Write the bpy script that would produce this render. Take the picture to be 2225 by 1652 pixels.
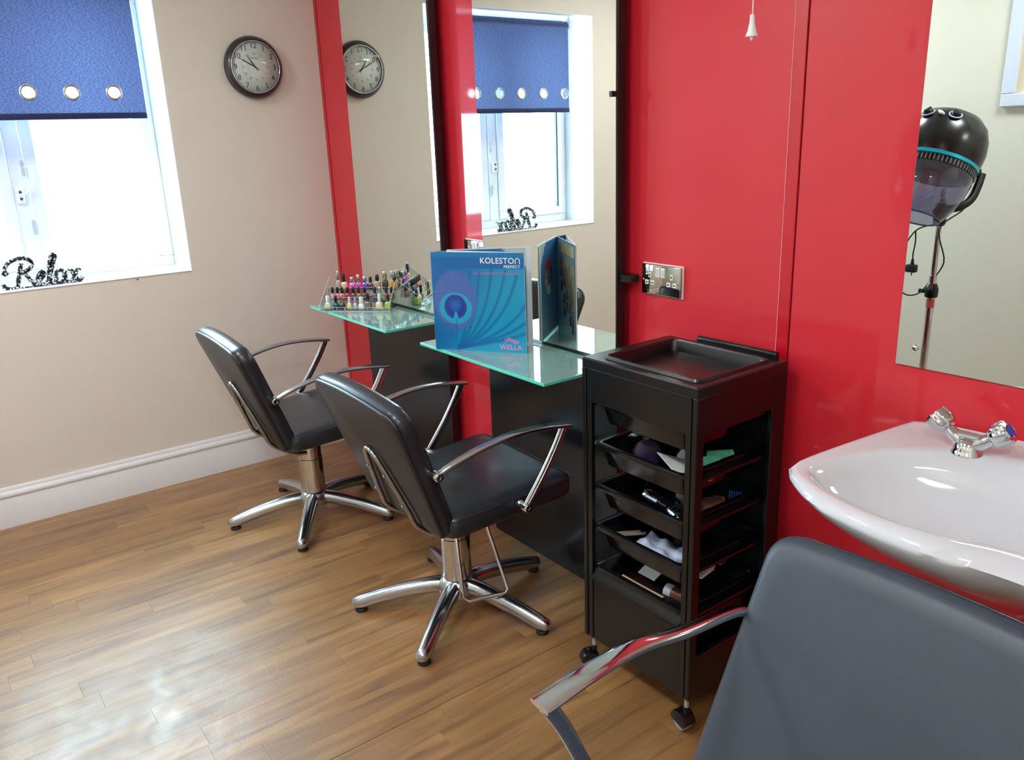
import bpy, bmesh, math, random
from mathutils import Vector, Matrix
random.seed(7)
S=bpy.context.scene
for o in list(bpy.data.objects): bpy.data.objects.remove(o)
COL=S.collection
PI=math.pi
# ------------------------------------------------------------------ camera
cam=bpy.data.cameras.new('camera'); cam.sensor_fit='HORIZONTAL'; cam.sensor_width=36
cam.lens=36*1759.9/2225; cam.clip_start=.02
co=bpy.data.objects.new('camera',cam); COL.objects.link(co); S.camera=co
yaw,pit,rol=-0.93479,0.28968,-0.03678
F=Vector((math.sin(yaw)*math.cos(pit),math.cos(yaw)*math.cos(pit),-math.sin(pit)))
R=Vector((math.cos(yaw),-math.sin(yaw),0)); U=R.cross(F)
R2=R*math.cos(rol)+U*math.sin(rol); U2=U*math.cos(rol)-R*math.sin(rol)
m=Matrix((R2,U2,-F)).transposed().to_4x4(); m.translation=Vector((3.6871,-1.6941,1.4542)); co.matrix_world=m
# ------------------------------------------------------------------ light
W=bpy.data.worlds.new('world'); S.world=W; W.use_nodes=True
W.node_tree.nodes['Background'].inputs[0].default_value=(.86,.93,1,1); W.node_tree.nodes['Background'].inputs[1].default_value=3.0
def area(name,loc,rot,sx,sy,power,col):
    l=bpy.data.lights.new(name,'AREA'); l.shape='RECTANGLE'; l.size=sx; l.size_y=sy; l.energy=power; l.color=col
    o=bpy.data.objects.new(name,l); COL.objects.link(o); o.location=loc; o.rotation_euler=rot
    o['label']='daylight lamp outside the window'; o['category']='light'; o['kind']='structure'
    return o
area('window_daylight',(-.62,-1.255,1.5),(0,-PI/2,0),1.6,1.5,270,(.74,.87,1))
CEIL=2.45
S.view_settings.view_transform='Standard'; S.view_settings.look='None'; S.view_settings.gamma=1; S.view_settings.use_curve_mapping=False
S.view_settings.exposure=0.12
# ------------------------------------------------------------------ materials
def lin(c):
    if isinstance(c,str): c=[int(c[i:i+2],16)/255 for i in (0,2,4)]
    return tuple((x/12.92 if x<=.04045 else ((x+.055)/1.055)**2.4) for x in c)+(1,)
MC={}
def M(name,col='888888',rough=.5,metal=0,noise=0,nscale=30,bump=0,bscale=200,coat=0,trans=0,emit=0,spec=.5,ior=1.5,stretch=None,rn=0):
    if name in MC: return MC[name]
    m=bpy.data.materials.new(name); m.use_nodes=True; nt=m.node_tree; N=nt.nodes; L=nt.links; b=N['Principled BSDF']
    c=lin(col) if not (isinstance(col,tuple) and len(col)==4) else col
    b.inputs['Base Color'].default_value=c; b.inputs['Roughness'].default_value=rough; b.inputs['Metallic'].default_value=metal
    b.inputs['Coat Weight'].default_value=coat; b.inputs['Coat Roughness'].default_value=.05; b.inputs['Transmission Weight'].default_value=trans
    b.inputs['Specular IOR Level'].default_value=spec; b.inputs['IOR'].default_value=ior
    if emit: b.inputs['Emission Color'].default_value=c; b.inputs['Emission Strength'].default_value=emit
    tc=N.new('ShaderNodeTexCoord'); mp=N.new('ShaderNodeMapping'); L.new(tc.outputs['Object'],mp.inputs[0])
    if stretch: mp.inputs['Scale'].default_value=stretch
    if noise or rn:
        t=N.new('ShaderNodeTexNoise'); t.inputs['Scale'].default_value=nscale; t.inputs['Detail'].default_value=5; L.new(mp.outputs[0],t.inputs['Vector'])
    if noise:
        mr=N.new('ShaderNodeMapRange'); mr.inputs['To Min'].default_value=1-noise; mr.inputs['To Max'].default_value=1+noise; L.new(t.outputs['Fac'],mr.inputs['Value'])
        mx=N.new('ShaderNodeVectorMath'); mx.operation='SCALE'; mx.inputs[0].default_value=c[:3]; L.new(mr.outputs[0],mx.inputs['Scale']); L.new(mx.outputs[0],b.inputs['Base Color'])
    if rn:
        mr=N.new('ShaderNodeMapRange'); mr.inputs['To Min'].default_value=max(.01,rough-rn); mr.inputs['To Max'].default_value=rough+rn; L.new(t.outputs['Fac'],mr.inputs['Value']); L.new(mr.outputs[0],b.inputs['Roughness'])
    if bump:
        t2=N.new('ShaderNodeTexNoise'); t2.inputs['Scale'].default_value=bscale; t2.inputs['Detail'].default_value=3; L.new(mp.outputs[0],t2.inputs['Vector'])
        bp=N.new('ShaderNodeBump'); bp.inputs['Strength'].default_value=bump; bp.inputs['Distance'].default_value=.002; L.new(t2.outputs['Fac'],bp.inputs['Height']); L.new(bp.outputs[0],b.inputs['Normal'])
    MC[name]=m; return m
def mixmat(name,tint,refl=.12,frough=.02,diff=None,dfac=0,ior=1.5):
    """thin clear sheet: tinted see-through + fresnel gloss (+ a little body colour)"""
    if name in MC: return MC[name]
    m=bpy.data.materials.new(name); m.use_nodes=True; nt=m.node_tree; N=nt.nodes; L=nt.links
    for n in list(N): N.remove(n)
    o=N.new('ShaderNodeOutputMaterial'); t=N.new('ShaderNodeBsdfTransparent'); t.inputs[0].default_value=lin(tint)
    g=N.new('ShaderNodeBsdfGlossy'); g.inputs['Roughness'].default_value=frough; g.inputs[0].default_value=(1,1,1,1)
    fr=N.new('ShaderNodeLayerWeight'); fr.inputs[0].default_value=.5
    pw=N.new('ShaderNodeMath'); pw.operation='POWER'; pw.inputs[1].default_value=4.5; L.new(fr.outputs['Facing'],pw.inputs[0])
    ma=N.new('ShaderNodeMath'); ma.operation='MULTIPLY_ADD'; ma.inputs[1].default_value=1.0; ma.inputs[2].default_value=refl; ma.use_clamp=True; L.new(pw.outputs[0],ma.inputs[0])
    mx=N.new('ShaderNodeMixShader'); L.new(ma.outputs[0],mx.inputs[0])
    a=t.outputs[0]
    if dfac:
        d=N.new('ShaderNodeBsdfDiffuse'); d.inputs[0].default_value=lin(diff); m2=N.new('ShaderNodeMixShader'); m2.inputs[0].default_value=dfac
        L.new(t.outputs[0],m2.inputs[1]); L.new(d.outputs[0],m2.inputs[2]); a=m2.outputs[0]
    L.new(a,mx.inputs[1]); L.new(g.outputs[0],mx.inputs[2]); L.new(mx.outputs[0],o.inputs[0]); MC[name]=m; return m
def attrmat(name,rough=.35,coat=0):
    m=bpy.data.materials.new(name); m.use_nodes=True; N=m.node_tree.nodes; a=N.new('ShaderNodeAttribute'); a.attribute_name='print'
    b=N['Principled BSDF']; b.inputs['Roughness'].default_value=rough; b.inputs['Coat Weight'].default_value=coat; m.node_tree.links.new(a.outputs['Color'],b.inputs['Base Color']); return m
cream=M('cream_paint','E4DBCF',.75,noise=.025,nscale=8,bump=.06,bscale=90)
cream2=M('cream_paint_front','D0CEC0',.75,noise=.02,nscale=8,bump=.06,bscale=90)
white=M('white_gloss_paint','E9E8EA',.4,noise=.02,nscale=12)
ceilm=M('ceiling_paint','E6E2DA',.85,noise=.02)
upvc=M('white_window_frame','E4E8EE',.3,noise=.02)
red=M('red_acrylic','D22030',.6,noise=.03,nscale=3,coat=.6,spec=.35)
redtrim=M('red_trim','C60E22',.3,coat=.4,noise=.02)
blackb=M('black_laminate','15161A',.22,spec=.5,noise=.1,nscale=4)
blackp=M('black_plastic','0A0B0D',.28,noise=.1,nscale=20,bump=.05,bscale=400)
blackg=M('black_gloss_plastic','0C0D10',.12,noise=.1,nscale=9)
blackr=M('black_rubber','141414',.6,noise=.1)
greyrub=M('grey_rubber','A5A5A8',.45,noise=.05)
vinyl=M('black_vinyl','24272E',.33,coat=.15,noise=.1,nscale=5,bump=.10,bscale=350,rn=.06)
vinylsheen=M('worn_vinyl_sheen','3B424E',.42,noise=.12,nscale=5,bump=.12,bscale=500,rn=.05)  # worn black vinyl, its reflected light put into the colour as blue-grey
shell=M('black_seat_shell','232326',.38,noise=.08,nscale=6,bump=.05,bscale=400)
chrome=M('chrome','D8DADD',.07,1,rn=.04,nscale=14)
brushed=M('polished_aluminium','C4C7CC',.2,1,rn=.08,nscale=60,bump=.03,bscale=300)
tubem=M('satin_tube','A29E9A',.25,1,rn=.05)
ceramic=M('white_ceramic','D2D5DA',.08,noise=.01,coat=.6)
mirror=M('mirror_silver',(.86,.90,.85,1),.0,1)
medge=M('mirror_edge','5B6B62',.25,noise=.1)
glassm=mixmat('shelf_glass','CBEBE3',.16,.015,'C0E6DE',.5)
gedge=M('glass_edge','5FD8BE',.15,noise=.08,coat=.5)
acryl=mixmat('clear_acrylic','F2F6F6',.04,.02)
acredge=M('acrylic_edge','DCE6EA',.2,noise=.03)
chromew=M('white_plastic','E8E8E4',.3,noise=.01)
paper=M('white_card','E8ECEC',.6,noise=.02)
wirem=M('dark_wire','2A2624',.4,1,noise=.05)
# ------------------------------------------------------------------ mesh helpers
def T(bm,vs,mat):
    if mat is not None: bmesh.ops.transform(bm,matrix=mat,verts=vs)
def box(bm,a,b,mat=None,bev=0,seg=2,mi=0):
    r=bmesh.ops.create_cube(bm,size=1); vs=r['verts']
    c=[(a[i]+b[i])/2 for i in range(3)]; s=[abs(b[i]-a[i]) for i in range(3)]
    for v in vs: v.co=Vector([c[i]+v.co[i]*s[i] for i in range(3)])
    fs=list({f for v in vs for f in v.link_faces})
    if bev:
        es=list({e for v in vs for e in v.link_edges}); rr=bmesh.ops.bevel(bm,geom=es,offset=min(bev,min(s)*.49),segments=seg,profile=.5,affect='EDGES')
        vs=list({v for f in rr['faces'] for v in f.verts}|{v for v in vs if v.is_valid}); fs=list({f for v in vs for f in v.link_faces})
    for f in fs: f.material_index=mi
    T(bm,vs,mat); return vs
def loft(bm,rings,close=True,caps=True,mi=0,wrap=False):
    R_=[[bm.verts.new(p) for p in r] for r in rings]; n=len(R_[0]); K=len(R_)
    for k in range(K if wrap else K-1):
        a,b=R_[k],R_[(k+1)%K]
        for i in range(n if close else n-1):
            j=(i+1)%n
            try: f=bm.faces.new((a[i],a[j],b[j],b[i])); f.material_index=mi; f.smooth=True
            except ValueError: pass
    if caps and close and not wrap:
        for r in (R_[0][::-1],R_[-1]):
            try: f=bm.faces.new(r); f.material_index=mi
            except ValueError: pass
    return [v for r in R_ for v in r]
def tube(bm,pts,rad,seg=10,mi=0,flat=None,up=None,closed=False,caps=True):
    pts=[Vector(p) for p in pts]; n=len(pts); rings=[]; pu=None
    for i,p in enumerate(pts):
        if closed: t=(pts[(i+1)%n]-pts[i-1])
        else: t=pts[min(i+1,n-1)]-pts[max(i-1,0)]
        t.normalize()
        if up is not None: u=Vector(up)
        elif pu is not None: u=pu
        else: u=Vector((0,0,1)) if abs(t.z)<.9 else Vector((1,0,0))
        a=t.cross(u).normalized(); b=a.cross(t).normalized(); pu=b
        r=rad[i] if isinstance(rad,list) else rad
        ra,rb=(r if isinstance(r,(list,tuple)) else (r,r))
        if flat: rb=ra*flat
        rings.append([p+a*ra*math.cos(2*PI*k/seg)+b*rb*math.sin(2*PI*k/seg) for k in range(seg)])
    return loft(bm,rings,caps=caps,mi=mi,wrap=closed)
def cr(pts,n=8,closed=False):
    P=[Vector(p) for p in pts]; out=[]; K=len(P)
    for i in range(K if closed else K-1):
        if closed: a,b,c,d=P[i-1],P[i],P[(i+1)%K],P[(i+2)%K]
        else: a,b,c,d=P[max(i-1,0)],P[i],P[i+1],P[min(i+2,K-1)]
        for k in range(n):
            t=k/n; out.append(.5*((2*b)+(c-a)*t+(2*a-5*b+4*c-d)*t*t+(3*b-a-3*c+d)*t**3))
    if not closed: out.append(P[-1])
    return out
def lathe(bm,prof,c=(0,0,0),seg=24,mi=0,mat=None,caps=True):
    vs=loft(bm,[[Vector((c[0]+r*math.cos(2*PI*k/seg),c[1]+r*math.sin(2*PI*k/seg),c[2]+z)) for k in range(seg)] for r,z in prof],caps=caps,mi=mi)
    T(bm,vs,mat); return vs
def prism(bm,poly,d0,d1,axis='z',mat=None,mi=0,bev=0):
    def P(p,d):
        return {'z':(p[0],p[1],d),'y':(p[0],d,p[1]),'x':(d,p[0],p[1])}[axis]
    a=[bm.verts.new(P(p,d0)) for p in poly]; b=[bm.verts.new(P(p,d1)) for p in poly]; n=len(poly); fs=[]
    for i in range(n): fs.append(bm.faces.new((a[i],a[(i+1)%n],b[(i+1)%n],b[i])))
    fs.append(bm.faces.new(a[::-1])); fs.append(bm.faces.new(b))
    for f in fs: f.material_index=mi
    vs=a+b
    if bev:
        es=list({e for f in fs[-2:] for e in f.edges}); rr=bmesh.ops.bevel(bm,geom=es,offset=bev,segments=2,profile=.5,affect='EDGES')
        vs=list({v for f in rr['faces'] for v in f.verts}|{v for v in vs if v.is_valid})
    T(bm,vs,mat); return vs
def BM(): return bmesh.new()
def mk(bm,name,mats,parent=None,smooth=None,loc=None,sub=0):
    bmesh.ops.recalc_face_normals(bm,faces=bm.faces)
    me=bpy.data.meshes.new(name); bm.to_mesh(me); bm.free()
    for mm in (mats if isinstance(mats,(list,tuple)) else [mats]): me.materials.append(mm)
    if smooth is not None:
        me.polygons.foreach_set('use_smooth',[True]*len(me.polygons))
        try: me.set_sharp_from_angle(angle=math.radians(smooth))
        except Exception: pass
    o=bpy.data.objects.new(name,me); COL.objects.link(o)
    if parent: o.parent=parent
    if loc: o.location=loc
    if sub:
        s=o.modifiers.new('s','SUBSURF'); s.levels=sub; s.render_levels=sub
    return o
def tag(o,label=None,cat=None,group=None,kind=None):
    if label: o['label']=label
    if cat: o['category']=cat
    if group: o['group']=group
    if kind: o['kind']=kind
    return o
def thing(name,loc,rz,label,cat,group=None,kind=None):
    o=bpy.data.objects.new(name,None); o.empty_display_size=.05; COL.objects.link(o); o.location=loc; o.rotation_euler=(0,0,rz); return tag(o,label,cat,group,kind)
def copytree(o,parent=None):
    c=o.copy(); COL.objects.link(c); c.parent=parent
    for ch in list(o.children): copytree(ch,c)
    return c
DG=None
def text(name,s,size,mat,parent,mw,ext=.0003,align='CENTER',space=1,sx=1,bold=0):
    cu=bpy.data.curves.new(name,'FONT'); cu.body=s; cu.size=size; cu.align_x=align; cu.align_y='CENTER'; cu.extrude=ext; cu.space_character=space; cu.offset=bold; cu.resolution_u=4
    t=bpy.data.objects.new(name+'_c',cu); COL.objects.link(t); dg=bpy.context.evaluated_depsgraph_get()
    me=bpy.data.meshes.new_from_object(t.evaluated_get(dg)); bpy.data.objects.remove(t); bpy.data.curves.remove(cu)
    me.transform(mw@Matrix.Diagonal((sx,1,1,1))); me.materials.clear(); me.materials.append(mat)
    o=bpy.data.objects.new(name,me); COL.objects.link(o)
    if parent: o.parent=parent
    return o
def joinmesh(name,objs,parent,mat=None):
    bm=BM()
    mats=[]
    for o in objs:
        n0=len(bm.faces); bm.from_mesh(o.data); bm.faces.ensure_lookup_table()
        mm=o.data.materials[0]
        if mm not in mats: mats.append(mm)
        for f in bm.faces[n0:]: f.material_index=mats.index(mm)
        bpy.data.objects.remove(o)
    me=bpy.data.meshes.new(name); bm.to_mesh(me); bm.free()
    for mm in mats: me.materials.append(mm)
    o=bpy.data.objects.new(name,me); COL.objects.link(o); o.parent=parent; return o
def frameM(o,x,y,z=None):
    x=Vector(x).normalized(); y=Vector(y).normalized(); z=x.cross(y).normalized()
    m=Matrix((x,y,z)).transposed().to_4x4(); m.translation=Vector(o); return m
# ================================================================== ROOM SHELL
TM=.0582                     # mirror plane stands this far off the red wall
X1,Y1=4.75,-2.45
# floor: screed + individual laminate strips running away from the camera
bm=BM(); box(bm,(-.1,Y1-.1,-.1),(X1+.1,.1,-.012)); sub=mk(bm,'floor',M('dark_joint','2A1A10',.8,noise=.1)); sub['kind']='structure'
wood=bpy.data.materials.new('oak_laminate'); wood.use_nodes=True; nt=wood.node_tree; N=nt.nodes; L=nt.links; b=N['Principled BSDF']
geo=N.new('ShaderNodeNewGeometry'); oi=N.new('ShaderNodeObjectInfo')
ad=N.new('ShaderNodeVectorMath'); ad.operation='MULTIPLY_ADD'; ad.inputs[1].default_value=(1,1,1); 
cmb=N.new('ShaderNodeCombineXYZ'); ml=N.new('ShaderNodeMath'); ml.operation='MULTIPLY'; ml.inputs[1].default_value=37; L.new(oi.outputs['Random'],ml.inputs[0]); L.new(ml.outputs[0],cmb.inputs[0]); L.new(ml.outputs[0],cmb.inputs[1])
L.new(geo.outputs['Position'],ad.inputs[0]); L.new(cmb.outputs[0],ad.inputs[2])
mp=N.new('ShaderNodeMapping'); mp.inputs['Scale'].default_value=(15,1.3,1); L.new(ad.outputs[0],mp.inputs[0])
n1=N.new('ShaderNodeTexNoise'); n1.inputs['Scale'].default_value=1.6; n1.inputs['Detail'].default_value=7; n1.inputs['Distortion'].default_value=.8; L.new(mp.outputs[0],n1.inputs[0])
rp=N.new('ShaderNodeValToRGB'); e=rp.color_ramp.elements; e[0].position=.28; e[0].color=lin('6F4B2B'); e[1].position=.72; e[1].color=lin('AA804A'); q=e.new(.48); q.color=lin('936A3D'); L.new(n1.outputs['Fac'],rp.inputs[0])
hs=N.new('ShaderNodeHueSaturation'); mr=N.new('ShaderNodeMapRange'); mr.inputs['To Min'].default_value=.84; mr.inputs['To Max'].default_value=1.12; L.new(oi.outputs['Random'],mr.inputs['Value']); L.new(mr.outputs[0],hs.inputs['Value']); L.new(rp.outputs[0],hs.inputs['Color']); L.new(hs.outputs[0],b.inputs['Base Color'])
# worn, scuffed sheen
n2=N.new('ShaderNodeTexNoise'); n2.inputs['Scale'].default_value=9; n2.inputs['Detail'].default_value=8; n2.inputs['Roughness'].default_value=.7; n2.inputs['Distortion'].default_value=.6; L.new(geo.outputs['Position'],n2.inputs[0])
m2=N.new('ShaderNodeMapRange'); m2.inputs['From Min'].default_value=.35; m2.inputs['From Max'].default_value=.68; m2.inputs['To Min'].default_value=.33; m2.inputs['To Max'].default_value=.52; L.new(n2.outputs['Fac'],m2.inputs['Value']); L.new(m2.outputs[0],b.inputs['Roughness'])
n3=N.new('ShaderNodeTexNoise'); n3.inputs['Scale'].default_value=130; n3.inputs['Detail'].default_value=4; L.new(geo.outputs['Position'],n3.inputs[0])
ax=N.new('ShaderNodeMath'); ax.operation='MULTIPLY_ADD'; ax.inputs[1].default_value=2.2; L.new(n2.outputs['Fac'],ax.inputs[0]); L.new(n3.outputs['Fac'],ax.inputs[2])
bp=N.new('ShaderNodeBump'); bp.inputs['Strength'].default_value=.22; bp.inputs['Distance'].default_value=.0016; L.new(ax.outputs[0],bp.inputs['Height']); L.new(bp.outputs[0],b.inputs['Normal'])
b.inputs['Specular IOR Level'].default_value=.8; b.inputs['Coat Weight'].default_value=.35; b.inputs['Coat Roughness'].default_value=.40; L.new(bp.outputs[0],b.inputs['Coat Normal'])
bm=BM(); box(bm,(0,0,-.012),(1,1,0)); me=bpy.data.meshes.new('floor_plank'); bmesh.ops.recalc_face_normals(bm,faces=bm.faces); bm.to_mesh(me); bm.free(); me.materials.append(wood)
wd=.083; nx=int((X1+.001)/wd)+1; off0=2.072-int(2.072/wd)*wd
for i in range(-1,nx):
    x=off0+i*wd; w=wd-.0004
    if abs(x+wd-2.072)<.01: w=wd-.0022
    if x<0: w-=(-x); x=0
    if x+w>X1: w=X1-x
    if w<.01: continue
    y=-random.uniform(.1,.8) 
    ys=[0.0]
    while ys[-1]>Y1: ys.append(max(Y1,(y if len(ys)==1 else ys[-1]-random.choice((.55,.68,.8,.95)))))
    if ys[-2]-ys[-1]<.15 and len(ys)>2: ys.pop(-2)
    for a,c in zip(ys[:-1],ys[1:]):
        o=bpy.data.objects.new('floor_plank',me); COL.objects.link(o); o.parent=sub; o.location=(x,c+.0005,0); o.scale=(w,a-c-.0006,1)
# window wall (x=0), opening y -1.8165..-0.6927, z .9458..2.105
WY0,WY1,WZ0,WZ1=-1.8165,-.6927,.9458,2.1053; WD=-.34
bm=BM()
box(bm,(WD,Y1-.1,-.1),(0,WY0,CEIL+.1)); box(bm,(WD,WY1,-.1),(0,.12,CEIL+.1)); box(bm,(WD,WY0,-.1),(0,WY1,WZ0)); box(bm,(WD,WY0,WZ1),(0,WY1,CEIL+.1))
o=mk(bm,'wall_left',cream); o['kind']='structure'
bm=BM(); box(bm,(0,.003,-.1),(X1+.1,.12,CEIL+.1)); wr=mk(bm,'wall_back',M('red_substrate','8A1020',.5,noise=.05)); wr['kind']='structure'
for a,c in ((.026,1.5),(1.503,2.505),(2.5435,3.80),(3.803,X1)):
    bm=BM(); box(bm,(a,-.0005,0),(c,.0028,CEIL),bev=.0012,seg=1); mk(bm,'red_panel',red,wr)
bm=BM(); box(bm,(2.506,-.0025,0),(2.5405,.0028,CEIL),bev=.0015); mk(bm,'joint_strip',redtrim,wr)
bm=BM(); box(bm,(2.5065,-.0033,0),(2.509,-.0024,1.75),bev=.0003); mk(bm,'seam_highlight',M('highlight_pink','E88088',.3,noise=.02),wr)  # thin highlight along the joint, painted as a pale pink strip
bm=BM(); box(bm,(.0005,-.004,0),(.0245,.0028,CEIL),bev=.001); mk(bm,'corner_strip',redtrim,wr)
bm=BM(); box(bm,(-.1,Y1-.12,-.1),(X1+.1,Y1,CEIL+.1)); o=mk(bm,'wall_front',cream2); o['kind']='structure'
bm=BM(); box(bm,(X1,Y1-.1,-.1),(X1+.12,.12,CEIL+.1)); o=mk(bm,'wall_right',cream2); o['kind']='structure'
bm=BM(); box(bm,(WD,Y1-.1,CEIL),(X1+.1,.12,CEIL+.12)); o=mk(bm,'ceiling',ceilm); o['kind']='structure'
# baseboards (moulded)
def skirting(name,f):
    prof=[(0,0),(.020,0),(.020,.118),(.0175,.122),(.0175,.126),(.021,.130),(.0225,.137),(.020,.145),(.014,.150),(.011,.153),(.011,.159),(.007,.166),(0,.168)]
    bm=BM(); f(bm,prof); o=mk(bm,name,white,smooth=40); o['kind']='structure'
skirting('baseboard_left',lambda bm,p:prism(bm,[(a,z) for a,z in p],Y1,-.001,'y'))
skirting('baseboard_front',lambda bm,p:prism(bm,[(Y1+a,z) for a,z in p],.023,X1,'x'))
skirting('baseboard_right',lambda bm,p:prism(bm,[(X1-a,z) for a,z in p],Y1+.023,-.001,'y'))
# window 1
win=thing('window_1',(0,0,0),0,None,None,kind='structure')
bm=BM(); t=.004
box(bm,(-.25,WY1-t,WZ0),(-.0005,WY1+.0,WZ1)); box(bm,(-.25,WY0,WZ0),(-.0005,WY0+t,WZ1)); box(bm,(-.25,WY0,WZ1-t),(-.0005,WY1,WZ1)); mk(bm,'reveal',white,win)
bm=BM(); box(bm,(-.25,WY0,WZ0-.0),(.004,WY1,WZ0+.006),bev=.003); mk(bm,'window_sill',white,win)
def fr(name,y0,y1,z0,z1,w,xa,xb,mat,parent):
    bm=BM(); box(bm,(xa,y0,z0),(xb,y1,z0+w),bev=.004); box(bm,(xa,y0,z1-w),(xb,y1,z1),bev=.004); box(bm,(xa,y0,z0+w),(xb,y0+w,z1-w),bev=.004); box(bm,(xa,y1-w,z0+w),(xb,y1,z1-w),bev=.004)
    return mk(bm,name,mat,parent)
fr('outer_frame',WY0+t,WY1-t,WZ0+.006,WZ1-t,.045,-.33,-.25,upvc,win)
bm=BM(); box(bm,(-.325,-1.285,WZ0+.05),(-.245,-1.225,WZ1-.05),bev=.004); mk(bm,'mullion',upvc,win)
pane=mixmat('frosted_glass','EAF6F6',.02,.15,'DCEFEF',.12)
for y0,y1,k in ((WY0+.045,-1.285,0),(-1.225,WY1-.045,1)):
    c=fr('casement',y0+.003,y1-.003,WZ0+.054,WZ1-.052,.045,-.312,-.235 if k==0 else -.246,upvc,win)
    bm=BM(); box(bm,(-.287,y0+.04,WZ0+.09),(-.281,y1-.04,WZ1-.09)); mk(bm,'glass_pane',pane,c)
bm=BM(); box(bm,(-.2465,WY0+.084,WZ0+.1),(-.2290,WY0+.094,WZ1-.1)); mk(bm,'gasket',M('grey_gasket','1E242C',.5,noise=.05),win)
bm=BM(); box(bm,(-.246,-1.276,1.27),(-.228,-1.246,1.335),bev=.004); rs=mk(bm,'restrictor',chromew,win,smooth=40)
bm=BM()
for z in (1.288,1.315): lathe(bm,[(.006,0),(.006,.003),(.002,.004)],seg=10,mat=Matrix.Translation((-.228,-1.261,z))@Matrix.Rotation(PI/2,4,'Y'))
mk(bm,'screw',M('dark_screw','55504A',.4,.6,noise=.05),rs)
bm=BM(); tube(bm,cr([(-.226,-1.25,1.30),(-.215,-1.225,1.33),(-.21,-1.205,1.38),(-.225,-1.215,1.41),(-.232,-1.232,1.415)]),.0022,6); mk(bm,'restrictor_cable',chromew,rs,smooth=60)
for z in (1.41,1.17):
    bm=BM(); box(bm,(-.236,-1.242,z-.03),(-.231,-1.226,z+.03),bev=.002); lathe(bm,[(.004,0),(.003,.002)],seg=8,mat=Matrix.Translation((-.231,-1.234,z+.018))@Matrix.Rotation(PI/2,4,'Y')); mk(bm,'hinge_plate',M('hinge_zinc','C2C8D0',.4,.2,noise=.05),win)
# ceiling lights (real fittings, seen in the clock glass and basin glaze)
emit=M('light_diffuser','F8FAFF',.5,emit=46)
for i,(x,y) in enumerate(((1.0,-1.9),(2.5,-1.9),(4.0,-1.9))):
    c=thing('ceiling_light',(x,y,CEIL),0,('recessed square ceiling light nearest the window','recessed square ceiling light in the middle of the row','recessed square ceiling light farthest from the window')[i],'light','square lights in the ceiling')
    bm=BM(); h=.2
    for s in (-1,1): box(bm,(-h,s*h-.012,-.012),(h,s*h+.012,.0),bev=.003); box(bm,(s*h-.012,-h,-.012),(s*h+.012,h,.0),bev=.003)
    mk(bm,'frame',white,c)
    bm=BM(); box(bm,(-h+.012,-h+.012,-.008),(h-.012,h-.012,-.002)); mk(bm,'diffuser',emit,c)
# ================================================================== BLIND
bl=bpy.data.materials.new('blue_blind_fabric'); bl.use_nodes=True; nt=bl.node_tree; N=nt.nodes; L=nt.links
for n in list(N): N.remove(n)
o_=N.new('ShaderNodeOutputMaterial'); d=N.new('ShaderNodeBsdfDiffuse'); tl=N.new('ShaderNodeBsdfTranslucent'); mx=N.new('ShaderNodeMixShader'); mx.inputs[0].default_value=.13
tc=N.new('ShaderNodeTexCoord'); mp=N.new('ShaderNodeMapping'); mp.inputs['Scale'].default_value=(1,110,520); mp.inputs['Rotation'].default_value=(.45,0,0); L.new(tc.outputs['Object'],mp.inputs[0])
n1=N.new('ShaderNodeTexNoise'); n1.inputs['Scale'].default_value=1; n1.inputs['Detail'].default_value=2; L.new(mp.outputs[0],n1.inputs[0])
rp=N.new('ShaderNodeValToRGB'); e=rp.color_ramp.elements; e[0].position=.3; e[0].color=lin('37416A'); e[1].position=.72; e[1].color=lin('6876A0'); L.new(n1.outputs[0],rp.inputs[0])
L.new(rp.outputs[0],d.inputs[0]); L.new(rp.outputs[0],tl.inputs[0]); L.new(d.outputs[0],mx.inputs[1]); L.new(tl.outputs[0],mx.inputs[2]); L.new(mx.outputs[0],o_.inputs[0])
navy=M('navy_hem','141F4E',.7,noise=.15,nscale=200)
B0,B1,BX=-1.682,-.766,-.06
blind=thing('roller_blind',(BX,-1.22,1.59),0,'blue woven roller blind with steel eyelets hanging half down over the window','blind')
def W2(o): 
    o.location=-Vector(blind.location); return o
EY=[-.879,-1.034,-1.186,-1.337,-1.494,-1.647]; EZ=1.690; er=.0235
bm=BM()
# fabric with real holes: strips above/below and between the eyelets, plus fan rings
z0,z1=1.612,2.05
def quad(ps): bm.faces.new([bm.verts.new(p) for p in ps])
quad([(BX,B0,EZ+.035),(BX,B1,EZ+.035),(BX,B1,z1),(BX,B0,z1)]); quad([(BX,B0,z0),(BX,B1,z0),(BX,B1,EZ-.035),(BX,B0,EZ-.035)])
ed=[B1]+EY+[B0]; prev=B1
for y in EY:
    hw=.033
    if prev-(y+hw)>.001: quad([(BX,y+hw,EZ-.035),(BX,prev,EZ-.035),(BX,prev,EZ+.035),(BX,y+hw,EZ+.035)])
    ring=[(BX,y+er*math.cos(a),EZ+er*math.sin(a)) for a in [2*PI*k/32 for k in range(32)]]
    def sq(a):
        c,s=math.cos(a),math.sin(a); k=1/max(abs(c),abs(s)); return (BX,y+hw*c*k,EZ+.035*s*k)
    out=[sq(2*PI*k/32) for k in range(32)]
    for k in range(32): quad([ring[k],out[k],out[(k+1)%32],ring[(k+1)%32]])
    prev=y-hw
if prev>B0: quad([(BX,B0,EZ-.035),(BX,prev,EZ-.035),(BX,prev,EZ+.035),(BX,B0,EZ+.035)])
bmesh.ops.remove_doubles(bm,verts=bm.verts,dist=1e-5); W2(mk(bm,'fabric',bl,blind))
bm=BM(); box(bm,(BX-.006,B0,1.588),(BX+.006,B1,1.612),bev=.004); W2(mk(bm,'hem_bar',navy,blind,smooth=40))
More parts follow.
